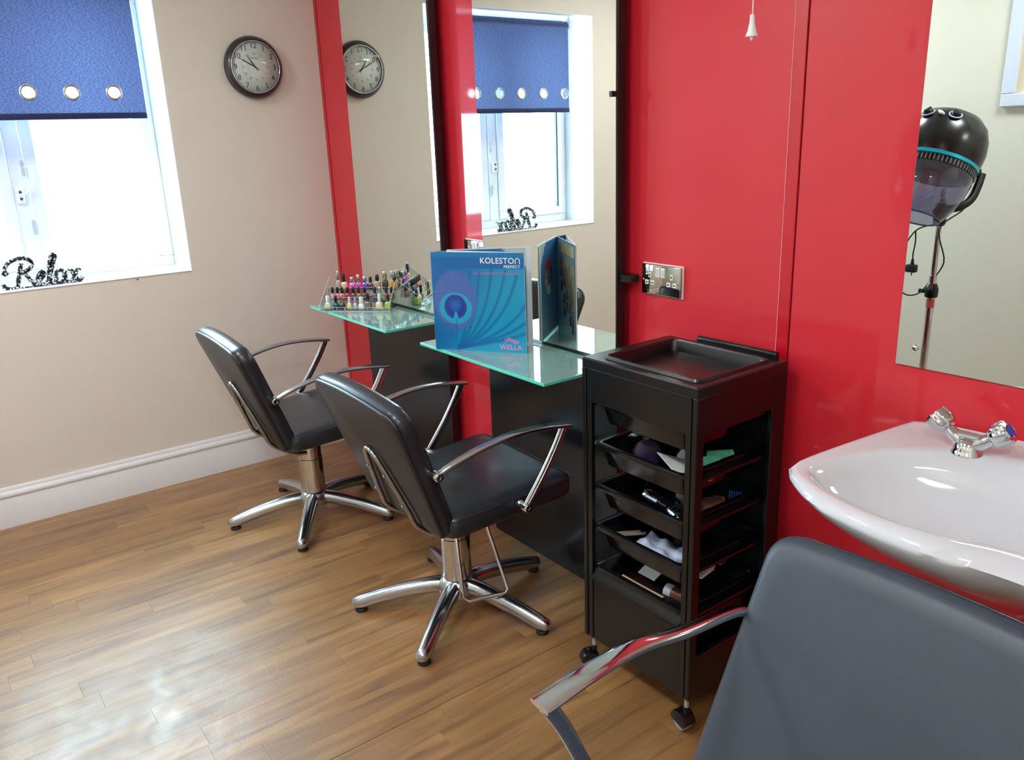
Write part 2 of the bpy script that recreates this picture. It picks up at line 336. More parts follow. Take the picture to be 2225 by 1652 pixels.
bm=BM(); lathe(bm,[(.021,0),(.021,B1-B0)],seg=24,mat=Matrix.Translation((BX-.02,B0,2.055))@Matrix.Rotation(-PI/2,4,'X')); W2(mk(bm,'roll',bl,blind,smooth=40))
for y in (B0-.006,B1+.001):
    bm=BM(); box(bm,(BX-.05,y,2.03),(BX+.01,y+.005,WZ1-.005),bev=.002); W2(mk(bm,'bracket',chromew,blind))
for y in EY:
    bm=BM(); vs=[]
    tube(bm,[(BX,y+.0265*math.cos(a),EZ+.0265*math.sin(a)) for a in [2*PI*k/28 for k in range(28)]],(.0052,.003),8,closed=True,up=(1,0,0)); W2(mk(bm,'eyelet',chrome,blind,smooth=60))
bm=BM(); tube(bm,[(BX+.004,B1+.009,2.05),(BX+.004,B1+.010,1.2)],.0016,6); tube(bm,[(BX-.03,B1+.009,2.05),(BX-.03,B1+.010,1.2)],.0016,6); W2(mk(bm,'pull_chain',chromew,blind,smooth=60))
# ================================================================== CLOCK
CY,CZ=-.3173,1.7885
ck=thing('wall_clock',(0,CY,CZ),0,'round black-cased wall clock with white dial and red inner numerals on the cream wall','clock')
RX=Matrix.Rotation(PI/2,4,'Y')
bm=BM(); lathe(bm,[(.090,.0),(.118,.004),(.127,.012),(.129,.022),(.124,.034),(.114,.044),(.108,.048),(.104,.0475),(.102,.038)],seg=64,mat=RX,caps=False); mk(bm,'case',M('dark_clock_case','2A262A',.3,noise=.08,coat=.3),ck,smooth=60)
bm=BM(); tube(bm,[(.0475,.1055*math.cos(a),.1055*math.sin(a)) for a in [2*PI*k/64 for k in range(64)]],.0024,8,closed=True,up=(1,0,0)); mk(bm,'bezel',chrome,ck,smooth=60)
bm=BM(); lathe(bm,[(.001,.0385),(.1035,.0385),(.1035,.040),(.001,.040)],seg=64,mat=RX); mk(bm,'dial',M('dial_white','DDE2DC',.5,noise=.01),ck)
ink=M('black_ink','1B1B1E',.5,noise=.05); redink=M('red_ink','C0503C',.5,noise=.05)
def dialM(y,z,x=.0402): return frameM((x,y,z),(0,1,0),(0,0,1))
nums=[]
for i in range(1,13):
    a=PI/2-i*PI/6; o=text('numeral',str(i),.031,ink,ck,dialM(.086*math.cos(a),.086*math.sin(a)))
    if i in (12,3,6,9) or 1: pass
    a=PI/2-i*PI/6; o=text('small_numeral',str(i+12),.013,redink,ck,dialM(.052*math.cos(a),.052*math.sin(a)))
text('lettering','RETRO',.011,ink,ck,dialM(0,.036),space=1.1)
bm=BM(); tube(bm,[(.0403,.0600*math.cos(a),.0600*math.sin(a)) for a in [2*PI*k/48 for k in range(48)]],.0003,4,closed=True,up=(1,0,0))
for k in range(60):
    a=2*PI*k/60; box(bm,(.0400,-.0004 if k%5 else -.0008,.0985),(.0403,.0004 if k%5 else .0008,.1015),mat=Matrix.Rotation(a,4,'X'))
mk(bm,'minute_track',M('grey_ink','9A9A98',.5,noise=.02),ck)
def hand(name,ang,ln,w,x,mat,tail=.018):
    bm=BM(); prism(bm,[(-w*.5,-tail),(w*.5,-tail),(w,ln*.3),(w*.25,ln),(-w*.25,ln),(-w,ln*.3)],x,x+.0008,'x',mat=Matrix.Rotation(-ang,4,'X')); mk(bm,name,mat,ck)
# viewed from +x, y runs right; clockwise angle a -> direction (sin a, cos a) in (y,z)
hand('hour_hand',math.radians(325),.055,.0032,.0412,ink); hand('minute_hand',math.radians(298),.080,.0026,.0424,ink); hand('second_hand',math.radians(118),.036,.0008,.0436,ink,tail=.03)
bm=BM(); lathe(bm,[(.004,.041),(.004,.0448),(.001,.0455)],seg=16,mat=RX); mk(bm,'hub',ink,ck,smooth=40)
bm=BM(); lathe(bm,[(.1045,.0465),(.090,.0505),(.060,.0545),(.030,.0565),(.001,.057)],seg=48,mat=RX,caps=False); mk(bm,'dome_glass',mixmat('clock_glass','FAFCFC',.06,.0),ck,smooth=60)
# nail under the sill
bm=BM(); lathe(bm,[(.0012,0),(.0012,.016),(.0035,.016),(.0035,.018)],seg=10,mat=Matrix.Translation((0,-.925,.940))@RX); tag(mk(bm,'screw_hook',M('nail_steel','6A625C',.4,.7,noise=.05)),'tiny metal screw head in the cream wall just under the window sill','screw')
# ================================================================== RELAX SIGN
rb=bpy.data.materials.new('pebbled_black_white'); rb.use_nodes=True; N=rb.node_tree.nodes; L=rb.node_tree.links; b=N['Principled BSDF']
tc=N.new('ShaderNodeTexCoord'); v=N.new('ShaderNodeTexVoronoi'); v.inputs['Scale'].default_value=115; L.new(tc.outputs['Object'],v.inputs[0]); rp=N.new('ShaderNodeValToRGB'); e=rp.color_ramp.elements; e[0].position=.38; e[0].color=lin('DFE4EA'); e[1].position=.46; e[1].color=lin('0C1018'); L.new(v.outputs['Distance'],rp.inputs[0]); L.new(rp.outputs[0],b.inputs['Base Color'])
b.inputs['Roughness'].default_value=.3; bp=N.new('ShaderNodeBump'); bp.inputs['Strength'].default_value=.6; bp.invert=True; bp.inputs['Distance'].default_value=.003; L.new(v.outputs['Distance'],bp.inputs['Height']); L.new(bp.outputs[0],b.inputs['Normal'])
sg=thing('relax_sign',(-.045,-1.40,WZ0+.006),0,'black and white beaded script word Relax standing on the window sill','sign')
strokes={'letter_r':[[(.045,.005),(.052,.035),(.062,.07),(.072,.098)],[(.02,.072),(.008,.058),(.012,.085),(.035,.108),(.07,.118),(.098,.112),(.108,.095),(.098,.075),(.075,.064),(.06,.062)],[(.07,.064),(.085,.045),(.098,.020),(.112,.006),(.125,.012)],[(.045,.008),(.03,.002),(.012,.004),(.0,.012),(-.004,.024)]],
 'letter_e':[[(.112,.010),(.130,.030),(.145,.048),(.138,.058),(.124,.048),(.120,.026),(.130,.007),(.146,.008),(.158,.018)]],
 'letter_l':[[(.152,.014),(.170,.055),(.186,.095),(.194,.116),(.186,.122),(.174,.104),(.164,.060),(.162,.022),(.170,.006),(.182,.012)]],
 'letter_a':[[(.214,.052),(.198,.056),(.184,.036),(.186,.012),(.198,.005),(.212,.022),(.219,.048),(.217,.018),(.224,.005),(.234,.010)]],
 'letter_x':[[(.232,.048),(.242,.052),(.252,.028),(.262,.008),(.274,.010),(.282,.018)],[(.278,.054),(.266,.050),(.252,.028),(.240,.010),(.230,.006)]]}
for nme,ss in strokes.items():
    bm=BM()
    for s in ss: 
        p=cr([(0,a,c) for a,c in s],6); n=len(p)
        tube(bm,p,[(.0088 if nme!='letter_r' else .0092,.010)]*n,8,up=(1,0,0))
    mk(bm,nme,rb,sg,smooth=60)
bm=BM(); box(bm,(-.006,.035,0),(.006,.275,.006),bev=.002); mk(bm,'foot_bar',rb,sg)
# ================================================================== STYLING STATIONS
def station(a,c,zs,d,label,idx,peg):
    st=thing('styling_station',((a+c)/2,0,0),0,label,'styling unit','styling stations on the red wall'); ox=(a+c)/2
    h=(c-a)/2
    bm=BM(); box(bm,(-h,-TM,0.001),(h,-TM+.030,CEIL-.01),bev=.001,seg=1); mk(bm,'back_board',blackb,st)
    for z in (.3,1.1,1.9):
        for s in (-1,1):
            bm=BM(); box(bm,(s*(h-.12)-.03,-TM+.030,z-.03),(s*(h-.12)+.03,-.0005,z+.03)); mk(bm,'spacer_block',blackb,st)
    bm=BM(); box(bm,(-h+.002,-TM-.005,zs+.012),(h-.002,-TM-.0003,CEIL-.02),bev=.0008,seg=1)
    for f in bm.faces: f.material_index=0 if abs(f.normal.y)>.9 and f.calc_center_median().y<-TM-.003 else 1
    mk(bm,'mirror',[mirror,medge],st)
    bm=BM(); box(bm,(-h,-TM-d,zs-.010),(h,-TM-.0003,zs),bev=.0012,seg=1)
    for f in bm.faces: f.material_index=0 if abs(f.normal.z)>.9 else 1
    mk(bm,'glass_shelf',[glassm,gedge],st)
    for s in (-1,1):
        bm=BM(); lathe(bm,[(.008,0),(.008,.004),(.004,.006)],seg=16,mat=Matrix.Translation((s*(h-.04),-TM,zs-.055))@Matrix.Rotation(PI/2,4,'X')); mk(bm,'fixing_screw',chrome,st,smooth=40)
        bm=BM(); box(bm,(s*(h-.12)-.015,-TM-.06,zs-.022),(s*(h-.12)+.015,-TM,zs-.010),bev=.002); mk(bm,'shelf_bracket',blackp,st)
    if peg:
        bm=BM(); prism(bm,[(h,-.052),(h+.040,-.048),(h+.040,-.012),(h,-.008)],1.046,1.066,'z'); mk(bm,'tool_hook',blackp,st)
        bm=BM(); box(bm,(h-.012,-TM-.022,1.553),(h+.001,-TM-.001,1.568),bev=.002); mk(bm,'mirror_clip',blackp,st)
    return st
station(.375,1.055,.7886,.267,'black styling station with mirror and glass shelf nearest the window wall, nail polish on it',0,False)
station(1.332,2.003,.7966,.283,'black styling station with mirror and glass shelf beside the black trolley, blue folder on it',1,True)
# wall mirror right
bm=BM(); box(bm,(2.816,-.0065,.9525),(3.72,-.0008,2.2),bev=.0008,seg=1)
for f in bm.faces: f.material_index=0 if f.normal.y<-.9 else 1
wm=tag(mk(bm,'wall_mirror',[mirror,medge]),'frameless mirror on the red wall above the white basin','mirror')
for x,z in ((2.858,.996),(3.66,1.002),(2.874,2.15),(3.66,2.15)):
    bm=BM(); lathe(bm,[(.0075,0),(.0075,.002),(.005,.005),(.001,.006)],seg=18,mat=Matrix.Translation((x,-.0065,z))@Matrix.Rotation(PI/2,4,'X')); mk(bm,'mirror_screw',chrome,wm,smooth=50)
# ================================================================== SOCKETS
ivory=M('ivory_insert','ECECE6',.35,noise=.01)
def socket(x,z,label):
    s=thing('double_socket',(x,0,z),0,label,'socket')
    bm=BM(); box(bm,(-.0755,-.004,-.0455),(.0755,-.0008,.0455),bev=.001); mk(bm,'gasket',chromew,s)
    bm=BM(); box(bm,(-.073,-.013,-.043),(.073,-.004,.043),bev=.003,seg=3); mk(bm,'face_plate',M('mirror_chrome','C9C6BE',.04,1,rn=.02),s,smooth=40)
    for k in (-1,1):
        bm=BM(); box(bm,(k*.0095-.0075,-.0165,.009),(k*.0095+.0075,-.0128,.036),bev=.001); sw=mk(bm,'rocker_switch',ivory,s)
        bm=BM(); box(bm,(k*.0095-.005,-.0172,.012),(k*.0095+.005,-.0163,.031),bev=.0005); mk(bm,'rocker_pad',M('rocker_grey','C4C2BC',.4,noise=.02),sw)
        for (dx,dz,w,h) in ((0,.013,.0045,.0075),(-.011,-.0085,.0065,.0065),(.011,-.0085,.0065,.0065)):
            bm=BM(); box(bm,(k*.041+dx-w,-.0145,dz-h),(k*.041+dx+w,-.0128,dz+h),bev=.001); i=mk(bm,'pin_shutter',ivory,s)
            bm=BM(); box(bm,(k*.041+dx-(.0018 if dz>0 else .0035),-.0150,dz-(.0035 if dz>0 else .0018)),(k*.041+dx+(.0018 if dz>0 else .0035),-.0144,dz+(.0035 if dz>0 else .0018))); mk(bm,'slot',blackr,i)
        bm=BM(); lathe(bm,[(.0035,0),(.0035,.001),(.001,.0015)],seg=12,mat=Matrix.Translation((k*.0655,-.0130,-.002))@Matrix.Rotation(PI/2,4,'X')); mk(bm,'screw',brushed,s)
socket(2.1284,1.0573,'chrome double plug socket on the red wall above the black trolley')
socket(1.213,1.058,'chrome double plug socket between the two styling stations, partly behind the blue folder')
# pull cord
pc=thing('pull_cord',(2.62,-.3,1.62),0,'white light pull cord with a bell-shaped toggle in front of the red wall','cord')
bm=BM(); tube(bm,[(0,0,.04),(0,0,CEIL-1.62-.02)],.0011,6); mk(bm,'string',chromew,pc,smooth=60)
bm=BM(); lathe(bm,[(.0045,.046),(.0048,.044),(.005,.034),(.008,.018),(.0115,.009),(.0118,.007),(.002,.007)],seg=20); mk(bm,'toggle',chromew,pc,smooth=40)
bm=BM(); lathe(bm,[(.0025,.008),(.003,.003),(.0015,0)],seg=10); mk(bm,'knot',chromew,pc,smooth=60)
bm=BM(); lathe(bm,[(.03,0),(.03,-.01),(.02,-.025),(.004,-.03)],c=(0,0,CEIL-1.62),seg=20); mk(bm,'ceiling_switch',chromew,pc,smooth=40)
# ================================================================== CHAIRS
def blade(bm,pts,ws,ts,up=(0,0,1),ex=4,seg=16,mi=0):
    pts=[Vector(p) for p in pts]; n=len(pts); rings=[]
    for i,p in enumerate(pts):
        t=(pts[min(i+1,n-1)]-pts[max(i-1,0)]).normalized(); a=t.cross(Vector(up)).normalized(); b=a.cross(t).normalized(); r=[]
        f=i/(n-1); w=ws[0]+(ws[1]-ws[0])*f if len(ws)==2 else ws[i]; th=ts[0]+(ts[1]-ts[0])*f if len(ts)==2 else ts[i]
        for k in range(seg):
            c,s=math.cos(2*PI*k/seg),math.sin(2*PI*k/seg); q=(abs(c)**ex+abs(s)**ex)**(-1/ex)
            r.append(p+a*w/2*c*q+b*th/2*s*q)
        rings.append(r)
    loft(bm,rings,mi=mi)
def rrect(w0,w1,h,r,arch=0,n=6,rb=.02):
    """outline in (y,s): half width w0 at the bottom, w1 at the top, height h"""
    P=[]
    def arc(cx,cy,r,a0,a1):
        for k in range(n+1):
            a=a0+(a1-a0)*k/n; P.append((cx+r*math.cos(a),cy+r*math.sin(a)))
    arc(w0-rb,rb,rb,-PI/2,0); arc(w1-r,h-r,r,0,PI/2)
    for k in range(1,8):
        t=k/8; y=(w1-r)*(1-2*t); P.append((y,h+arch*(1-(2*t-1)**2)))
    arc(-(w1-r),h-r,r,PI/2,PI); arc(-(w0-rb),rb,rb,PI,1.5*PI)
    return P
XB,ZB=-.163,.372; b0=Vector((XB,0,ZB))
def chair(name,loc,heading,base_off,label,cush,loopdown,grp='hydraulic styling chairs',dz=0,tilt=20.57,wb=.222,wt=.264,HB=.441,arch=.012,drop=0,sdz=0,ax=-.199,ay=.268):
    th=math.radians(tilt); bu=Vector((-math.sin(th),0,math.cos(th))); bn=Vector((math.cos(th),0,math.sin(th)))
    HB+=drop; b0=Vector((XB,0,ZB))-bu*drop
    def BP(y,s,d): return b0+Vector((0,y,0))+bu*s+bn*d
    c=thing(name,(loc[0],loc[1],0),math.radians(heading),label,'chair',grp)
    out=rrect(wb,wt,HB,.055,arch)
    def ring(inset,d,dd=0):
        cx=0;cy=HB*.5; return [BP(y*(1-inset/.25),cy+(s-cy)*(1-inset/.21),d) for y,s in out]
    def Z(bm):
        for v in bm.verts: v.co.z+=dz
        return bm
    bm=BM(); loft(bm,[ring(.006,-.004),ring(.001,0),ring(0,.006),ring(.002,.009)]); mk(Z(bm),'back_shell',shell,c,smooth=50)
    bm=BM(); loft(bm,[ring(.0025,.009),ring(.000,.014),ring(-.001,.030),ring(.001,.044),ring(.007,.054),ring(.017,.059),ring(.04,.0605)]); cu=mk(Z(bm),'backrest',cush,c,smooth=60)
    bm=BM(); tube(bm,ring(-.0012,.0105),.0016,6,closed=True); mk(Z(bm),'piping',vinyl,cu,smooth=60)
    # seat
    so=[(x,y) for x,y in [(0,0)]]
    def sr(x0,x1,w0,w1,z0,z1,r,zs):
        P=[]
        pts=[(x1-r,w1-r,0),(x0+r,w0-r,PI/2),(x0+r,-(w0-r),PI),(x1-r,-(w1-r),1.5*PI)]
        for cx,cy,a0 in pts:
            for k in range(7):
                a=a0+PI/2*k/6; P.append((cx+r*math.cos(a),cy+r*math.sin(a)))
        return [Vector((x,y,z0+sdz+(z1-z0)*(x+.14)/.42+zs)) for x,y in P]
    bm=BM(); A=(-.150,.285,.236,.252)
    def SR(i,zs): return sr(A[0]+i,A[1]-i,A[2]-i,A[3]-i,.436,.467,.035,zs)
    loft(bm,[SR(.02,-.068),SR(.006,-.066),SR(0,-.058),SR(-.001,-.030),SR(.001,-.014),SR(.008,-.004),SR(.02,0),SR(.05,.003)]); s=mk(Z(bm),'seat',cush if cush is vinylsheen else vinyl,c,smooth=60)
    bm=BM(); tube(bm,SR(-.0015,-.010),.0015,6,closed=True); mk(Z(bm),'piping',vinyl,s,smooth=60)
    bm=BM(); box(bm,(-.10,-.13,.352+sdz),(.14,.13,.378+sdz),bev=.006); tube(bm,[(.0,-.16,.362+sdz),(.0,.16,.362+sdz)],.009,8); mk(Z(bm),'seat_plate',blackr,c,smooth=40)
    # arms
    for sgn in (-1,1):
        y=sgn*.284
        bm=BM(); blade(bm,cr([(ax,sgn*ay,.597),(ax+.049,sgn*(ay+.008),.622),(-.07,sgn*.283,.646),(.03,sgn*.286,.661),(.13,sgn*.285,.660),(.238,sgn*.284,.646)],6),(.018,.044),(.016,.011)); a=mk(Z(bm),'armrest',brushed if cush is not vinylsheen else chrome,c,smooth=50)
        bm=BM(); blade(bm,cr([(.224,y,.643),(.192,y,.585),(.142,y,.510+sdz*.5),(.079,y,.428+sdz)],6),(.010,.012),(.027,.024),up=(1,0,0.0)); 
        blade(bm,cr([(.222,y+sgn*.006,.640),(.188,y+sgn*.006,.580),(.140,y+sgn*.006,.508+sdz*.5),(.084,y+sgn*.006,.436+sdz)],6),(.006,.006),(.010,.008),up=(1,0,0)); mk(Z(bm),'arm_strut',chrome,c,smooth=50)
        for (x,z,y0,y1) in ((.079,.428+sdz,.249,.299),(ax,.597,ay-.022,ay+.017)):
            bm=BM(); lathe(bm,[(.0125,0),(.0135,.002),(.0135,y1-y0-.003),(.011,y1-y0),(.006,y1-y0),(.005,y1-y0-.003)],seg=20,mat=Matrix.Translation((x,sgn*y0,z))@Matrix.Rotation(-sgn*PI/2,4,'X')); mk(Z(bm),'arm_boss',chrome,c,smooth=40)
    # hairpin tube on the back
    h=[BP(.098,-.045,-.0)+Vector((.10,0,-.020)),BP(.097,-.035,-.0)+Vector((.05,0,-.018)),BP(.096,.005,-.012),BP(.091,.06,-.016),BP(.070,.14,-.016),BP(.045,.215,-.016),BP(.026,.252,-.016),BP(0,.266,-.016)]
    pts=[Vector(p) for p in h]; pts=pts+[Vector((p.x,-p.y,p.z)) for p in pts[-2::-1]]
    bm=BM(); tube(bm,cr(pts,6),.0078,12); hp=mk(Z(bm),'back_bracket',tubem,c,smooth=60)
    for s_,yy in ((.19,.0535),(.09,.0855)):
        for sg_ in (-1,1):
            bm=BM(); lathe(bm,[(.005,0),(.005,.002),(.002,.003)],seg=10,mat=frameM(BP(sg_*yy,s_,-.0245),(0,1,0),bu)@Matrix.Rotation(PI,4,'Y')); mk(Z(bm),'screw',chrome,hp,smooth=40)
    # column
    bm=BM(); lathe(bm,[(.0475,.085),(.0475,.25),(.0455,.252),(.0455,.372+dz+sdz)],seg=32); mk(bm,'column',chrome,c,smooth=40)
    bm=BM(); lathe(bm,[(.060,.336+dz+sdz),(.060,.352+dz+sdz)],seg=24); box(bm,(.040,.016,.25),(.052,.030,.35+dz+sdz),bev=.003); mk(bm,'column_collar',blackr,c,smooth=40)
    bm=BM(); lathe(bm,[(.040,.048),(.062,.052),(.068,.075),(.062,.096),(.052,.106),(.048,.110)],seg=32); mk(bm,'hub',brushed,c,smooth=60)
    for k in range(5):
        a=math.radians(base_off-heading+72*k); rot=Matrix.Rotation(a,4,'Z')
        pts=cr([(.035,0,.080),(.09,0,.078),(.17,0,.066),(.25,0,.049),(.318,0,.030)],5); n=len(pts)
        bm=BM(); tube(bm,pts+[Vector((.338,0,.029)),Vector((.3455,0,.0275))],[(.028-.006*i/n,.028-.005*i/n) for i in range(n)]+[(.0175,.018),(.005,.006)],14,up=(0,0,1)); T(bm,bm.verts,rot); lg=mk(bm,'base_leg',brushed,c,smooth=60)
        bm=BM(); lathe(bm,[(.019,.0005),(.020,.002),(.020,.007),(.016,.012)],c=(.318,0,0),seg=18); T(bm,bm.verts,rot); mk(bm,'glide',blackr,lg,smooth=40)
    # foot pump bar
    ih=Matrix.Rotation(-math.radians(heading),3,'Z')
    if loopdown==1:
        wpts=[(1.745,-.500,.372),(1.775,-.520,.345),(1.822,-.533,.112),(1.833,-.520,.100),(1.868,-.408,.100),(1.868,-.396,.112),(1.80,-.43,.345),(1.755,-.445,.372)]
        lp=[ih@Vector((x-1.69,y+.468,z)) for x,y,z in wpts]
        bm=BM(); tube(bm,lp,.0062,10); mk(bm,'pump_pedal',chrome,c,smooth=60)
    else:
        bm=BM(); tube(bm,cr([(0,-.05,.36+dz),(.06,-.12,.355+dz),(.16,-.14,.35+dz),(.18,-.10,.35+dz),(.17,.02,.35+dz),(.05,.04,.36+dz)],4),.0062,10); mk(bm,'pump_pedal',chrome,c,smooth=60)
    return c
chair('styling_chair',(1.690,-.468),88.4,-124,'black vinyl salon chair in front of the blue folder, foot bar hanging below its seat',vinyl,1)
chair('styling_chair',(.734,-.542),88.2,-105,'black vinyl salon chair nearest the cream window wall, behind the other black chair',vinyl,0)
chair('backwash_chair',(3.180,-.848),-91.6,-60,'large worn black vinyl chair with chrome arms in the foreground, its back against the basin',vinylsheen,0,dz=.003,tilt=27.8,wb=.290,wt=.294,HB=.412,arch=.010,drop=.09,sdz=-.07,ax=-.262,ay=.286)
# ================================================================== TROLLEY
TX0,TX1,TY0,TY1=2.195,2.575,-.370,-.045; cx,cy=(TX0+TX1)/2,(TY0+TY1)/2; hx,hy=(TX1-TX0)/2,(TY1-TY0)/2
tr=thing('salon_trolley',(cx,cy,0),0,'black plastic salon trolley on castors with open tray top and five pull-out drawers','trolley')
def rr4(x0,y0,x1,y1,r,z,n=4):
    P=[]
    for ax_,ay,a0 in ((x1-r,y1-r,0),(x0+r,y1-r,PI/2),(x0+r,y0+r,PI),(x1-r,y0+r,1.5*PI)):
        for k in range(n+1):
            a=a0+PI/2*k/n; P.append(Vector((ax_+r*math.cos(a),ay+r*math.sin(a),z)))
    return P
bm=BM()
R_=[rr4(-hx,-hy,hx,hy,.004,.892),rr4(-hx,-hy,hx,hy,.004,.914),rr4(-hx+.003,-hy+.003,hx-.003,hy-.003,.004,.918),rr4(-hx+.040,-hy+.028,hx-.022,hy-.028,.02,.918),rr4(-hx+.043,-hy+.031,hx-.025,hy-.031,.02,.924),rr4(-hx+.048,-hy+.036,hx-.030,hy-.036,.018,.924),rr4(-hx+.052,-hy+.040,hx-.034,hy-.040,.016,.918),rr4(-hx+.056,-hy+.044,hx-.038,hy-.044,.014,.862),rr4(-hx+.066,-hy+.054,hx-.048,hy-.054,.012,.858),rr4(-hx+.070,-hy+.058,hx-.052,hy-.058,.012,.853)]
loft(bm,R_); mk(bm,'top_tray',blackp,tr,smooth=35)
bm=BM(); box(bm,(-hx+.10,hy-.008,.912),(hx-.03,hy+.010,.934),bev=.006,seg=3)
for x in (-.03,.09): box(bm,(x-.006,hy-.0,.900),(x+.006,hy+.008,.916))
mk(bm,'rear_handle',blackp,tr,smooth=40)
bm=BM(); box(bm,(-hx+.026,-hy+.0015,.803),(hx-.030,-hy+.012,.892),bev=.002); mk(bm,'front_fascia',blackp,tr)
for sx in (-1,1):
    xo=sx*hx; xi=sx*(hx-.014)
    for (y0,y1) in ((-hy,-hy+.026),(hy-.050,hy)):
        bm=BM(); box(bm,(min(xo,xi),y0,.108),(max(xo,xi),y1,.892),bev=.0025); mk(bm,'side_post',blackp,tr)
    bm=BM(); box(bm,(min(xo,xi)+.0005,-hy+.026,.808),(max(xo,xi)-.0005,hy-.05,.892),bev=.001); mk(bm,'side_skirt',blackp,tr)
    bm=BM(); box(bm,(sx*(hx-.0175),-hy+.001,.108),(sx*(hx-.0335),-hy+.014,.892),bev=.0015); 
    for v in bm.verts: pass
    mk(bm,'front_post',blackp,tr)
    bm=BM(); box(bm,(min(xo,xi)+.0005,-hy+.026,.108),(max(xo,xi)-.0005,hy-.05,.225),bev=.001); mk(bm,'side_skirt',blackp,tr)
bm=BM(); box(bm,(-hx+.014,hy-.012,.112),(hx-.014,hy-.002,.892),bev=.001); mk(bm,'rear_panel',blackp,tr)
DZ=(.812,.697,.580,.463,.342)
for i,z in enumerate(DZ):
    x0,x1,y0,y1=-hx+.036,hx-.036,-hy+.004,hy-.018; k=.068
    bm=BM(); loft(bm,[rr4(x0+.030,y0+.035,x1-.030,y1-.02,.012,z-k),rr4(x0+.022,y0+.026,x1-.022,y1-.014,.014,z-k+.004),rr4(x0+.014,y0+.013,x1-.014,y1-.01,.016,z-.016),rr4(x0+.002,y0+.002,x1-.002,y1-.001,.018,z-.015),rr4(x0,y0,x1,y1,.018,z-.008),rr4(x0+.0015,y0+.0015,x1-.0015,y1-.001,.018,z-.002),rr4(x0+.006,y0+.005,x1-.006,y1-.003,.018,z),rr4(x0+.014,y0+.013,x1-.014,y1-.008,.014,z-.001),rr4(x0+.018,y0+.019,x1-.018,y1-.012,.012,z-.020),rr4(x0+.030,y0+.036,x1-.030,y1-.02,.010,z-k+.003)])
    d=mk(bm,'drawer',blackg,tr,smooth=35)
    for sx in (-1,1): bm=BM(); box(bm,(sx*(hx-.036),y0+.01,z-.020),(sx*(hx-.0145),y1,z-.012),bev=.001); mk(bm,'runner',blackp,d)
bm=BM(); box(bm,(-hx+.0345,-hy+.003,.108),(hx-.0345,hy-.014,.300),bev=.002)
mk(bm,'bottom_bin',blackp,tr)
bm=BM(); prism(bm,[(-hy+.002,.296),(-hy-.004,.300),(-hy-.004,.306),(-hy+.006,.316),(-hy+.012,.338),(-hy+.020,.340),(-hy+.020,.296)],-hx+.036,hx-.036,'x'); mk(bm,'bin_lip',blackg,tr,smooth=50)
for x in (-1,1):
    for y in (-1,1):
        px_,py_=x*(hx-.020),y*(hy-.018); a=[.5,2.4,-.3,1.2][(x+1)+(y+1)//2]
        if (x,y)==(1,-1): a=-.15
        if (x,y)==(-1,-1): a=1.05
        mt=Matrix.Translation((px_,py_,0))@Matrix.Rotation(a,4,'Z')
        bm=BM(); lathe(bm,[(.006,.065),(.006,.112)],seg=12,mat=mt); cs=mk(bm,'castor_stem',greyrub,tr,smooth=40)
        bm=BM(); pr=[(-.004+.028*math.cos(t),.026+.028*math.sin(t)) for t in [math.radians(q) for q in range(0,195,15)]]+[(-.022,.020),(.015,.014)]
        prism(bm,[(p[0]-.008,p[1]+.004) for p in pr],-.019,.019,'y',mat=mt,bev=.003); box(bm,(-.007,-.007,.05),(.007,.007,.075),mat=mt,bev=.003); mk(bm,'castor_fork',blackp,cs,smooth=40)
        bm=BM(); lathe(bm,[(.018,-.0145),(.0235,-.012),(.025,0),(.0235,.012),(.018,.0145)],seg=22,mat=mt@Matrix.Translation((-.014,0,.0255))@Matrix.Rotation(PI/2,4,'X')); mk(bm,'castor_wheel',greyrub,cs,smooth=50)
# --- things lying in the drawers
def top(o,label,cat,group=None): return tag(o,label,cat,group)
fl=[z-.064 for z in DZ]   # drawer floors
bm=BM(); pts=[]
for k in range(84):
    a=k*.52; pts.append((2.300+.036*math.sin(a)+k*.0003,-.270+.004*math.cos(a*3),fl[1]+.050+.030*math.cos(a)))
tube(bm,pts,.0050,7); top(mk(bm,'cable_coil',blackg,smooth=60),'loose coil of glossy black cable in the second trolley drawer','cable')
bm=BM(); lathe(bm,[(.026,-.012),(.033,-.010),(.034,.010),(.026,.012)],seg=24,mat=Matrix.Translation((2.350,-.290,fl[1]+.046))@Matrix.Rotation(1.1,4,'Z')@Matrix.Rotation(1.3,4,'X')); top(mk(bm,'tape_roll',M('dark_purple_reel','2B2440',.25,noise=.4,nscale=60),smooth=40),'dark purple round reel beside the cable coil in the trolley drawer','reel')
bm=BM(); box(bm,(-.06,-.045,0),(.06,.045,.0015),mat=Matrix.Translation((2.462,-.288,fl[1]+.045))@Matrix.Rotation(-.5,4,'Z')@Matrix.Rotation(-.35,4,'X')); top(mk(bm,'white_card',paper),'plain white card tilted in the second trolley drawer','card')
green=M('green_velcro','5FB894',.7,noise=.2,nscale=300,bump=.4,bscale=900)
def roller(loc,rz,label,mat,nm='hair_roller',r=.015,l=.06):
    t=thing(nm,loc,rz,label,'hair roller','velcro rollers in the trolley drawer')
    mt=Matrix.Translation((-l/2,0,r+.001))@Matrix.Rotation(PI/2,4,'Y')
    bm=BM(); prof=[]
    K=14
    for k in range(K): prof+=[(r,l*k/K),(r*.90,l*(k+.5)/K)]
    prof.append((r,l)); prof+=[(r*.8,l),(r*.8,0)]
    lathe(bm,prof,seg=20,mat=mt,caps=False); mk(bm,'mesh_sleeve',mat,t,smooth=30)
    bm=BM(); lathe(bm,[(r*.86,0),(r*.86,.002),(r*.6,.002),(r*.6,0)],seg=20,mat=mt); mk(bm,'end_ring',mat,t)
roller((2.505,-.245,fl[1]+.040),1.25,'green ridged hair roller nearest the front post of the trolley',green)
roller((2.500,-.190,fl[1]+.040),1.0,'green ridged hair roller behind the first one, further back in the drawer',green)
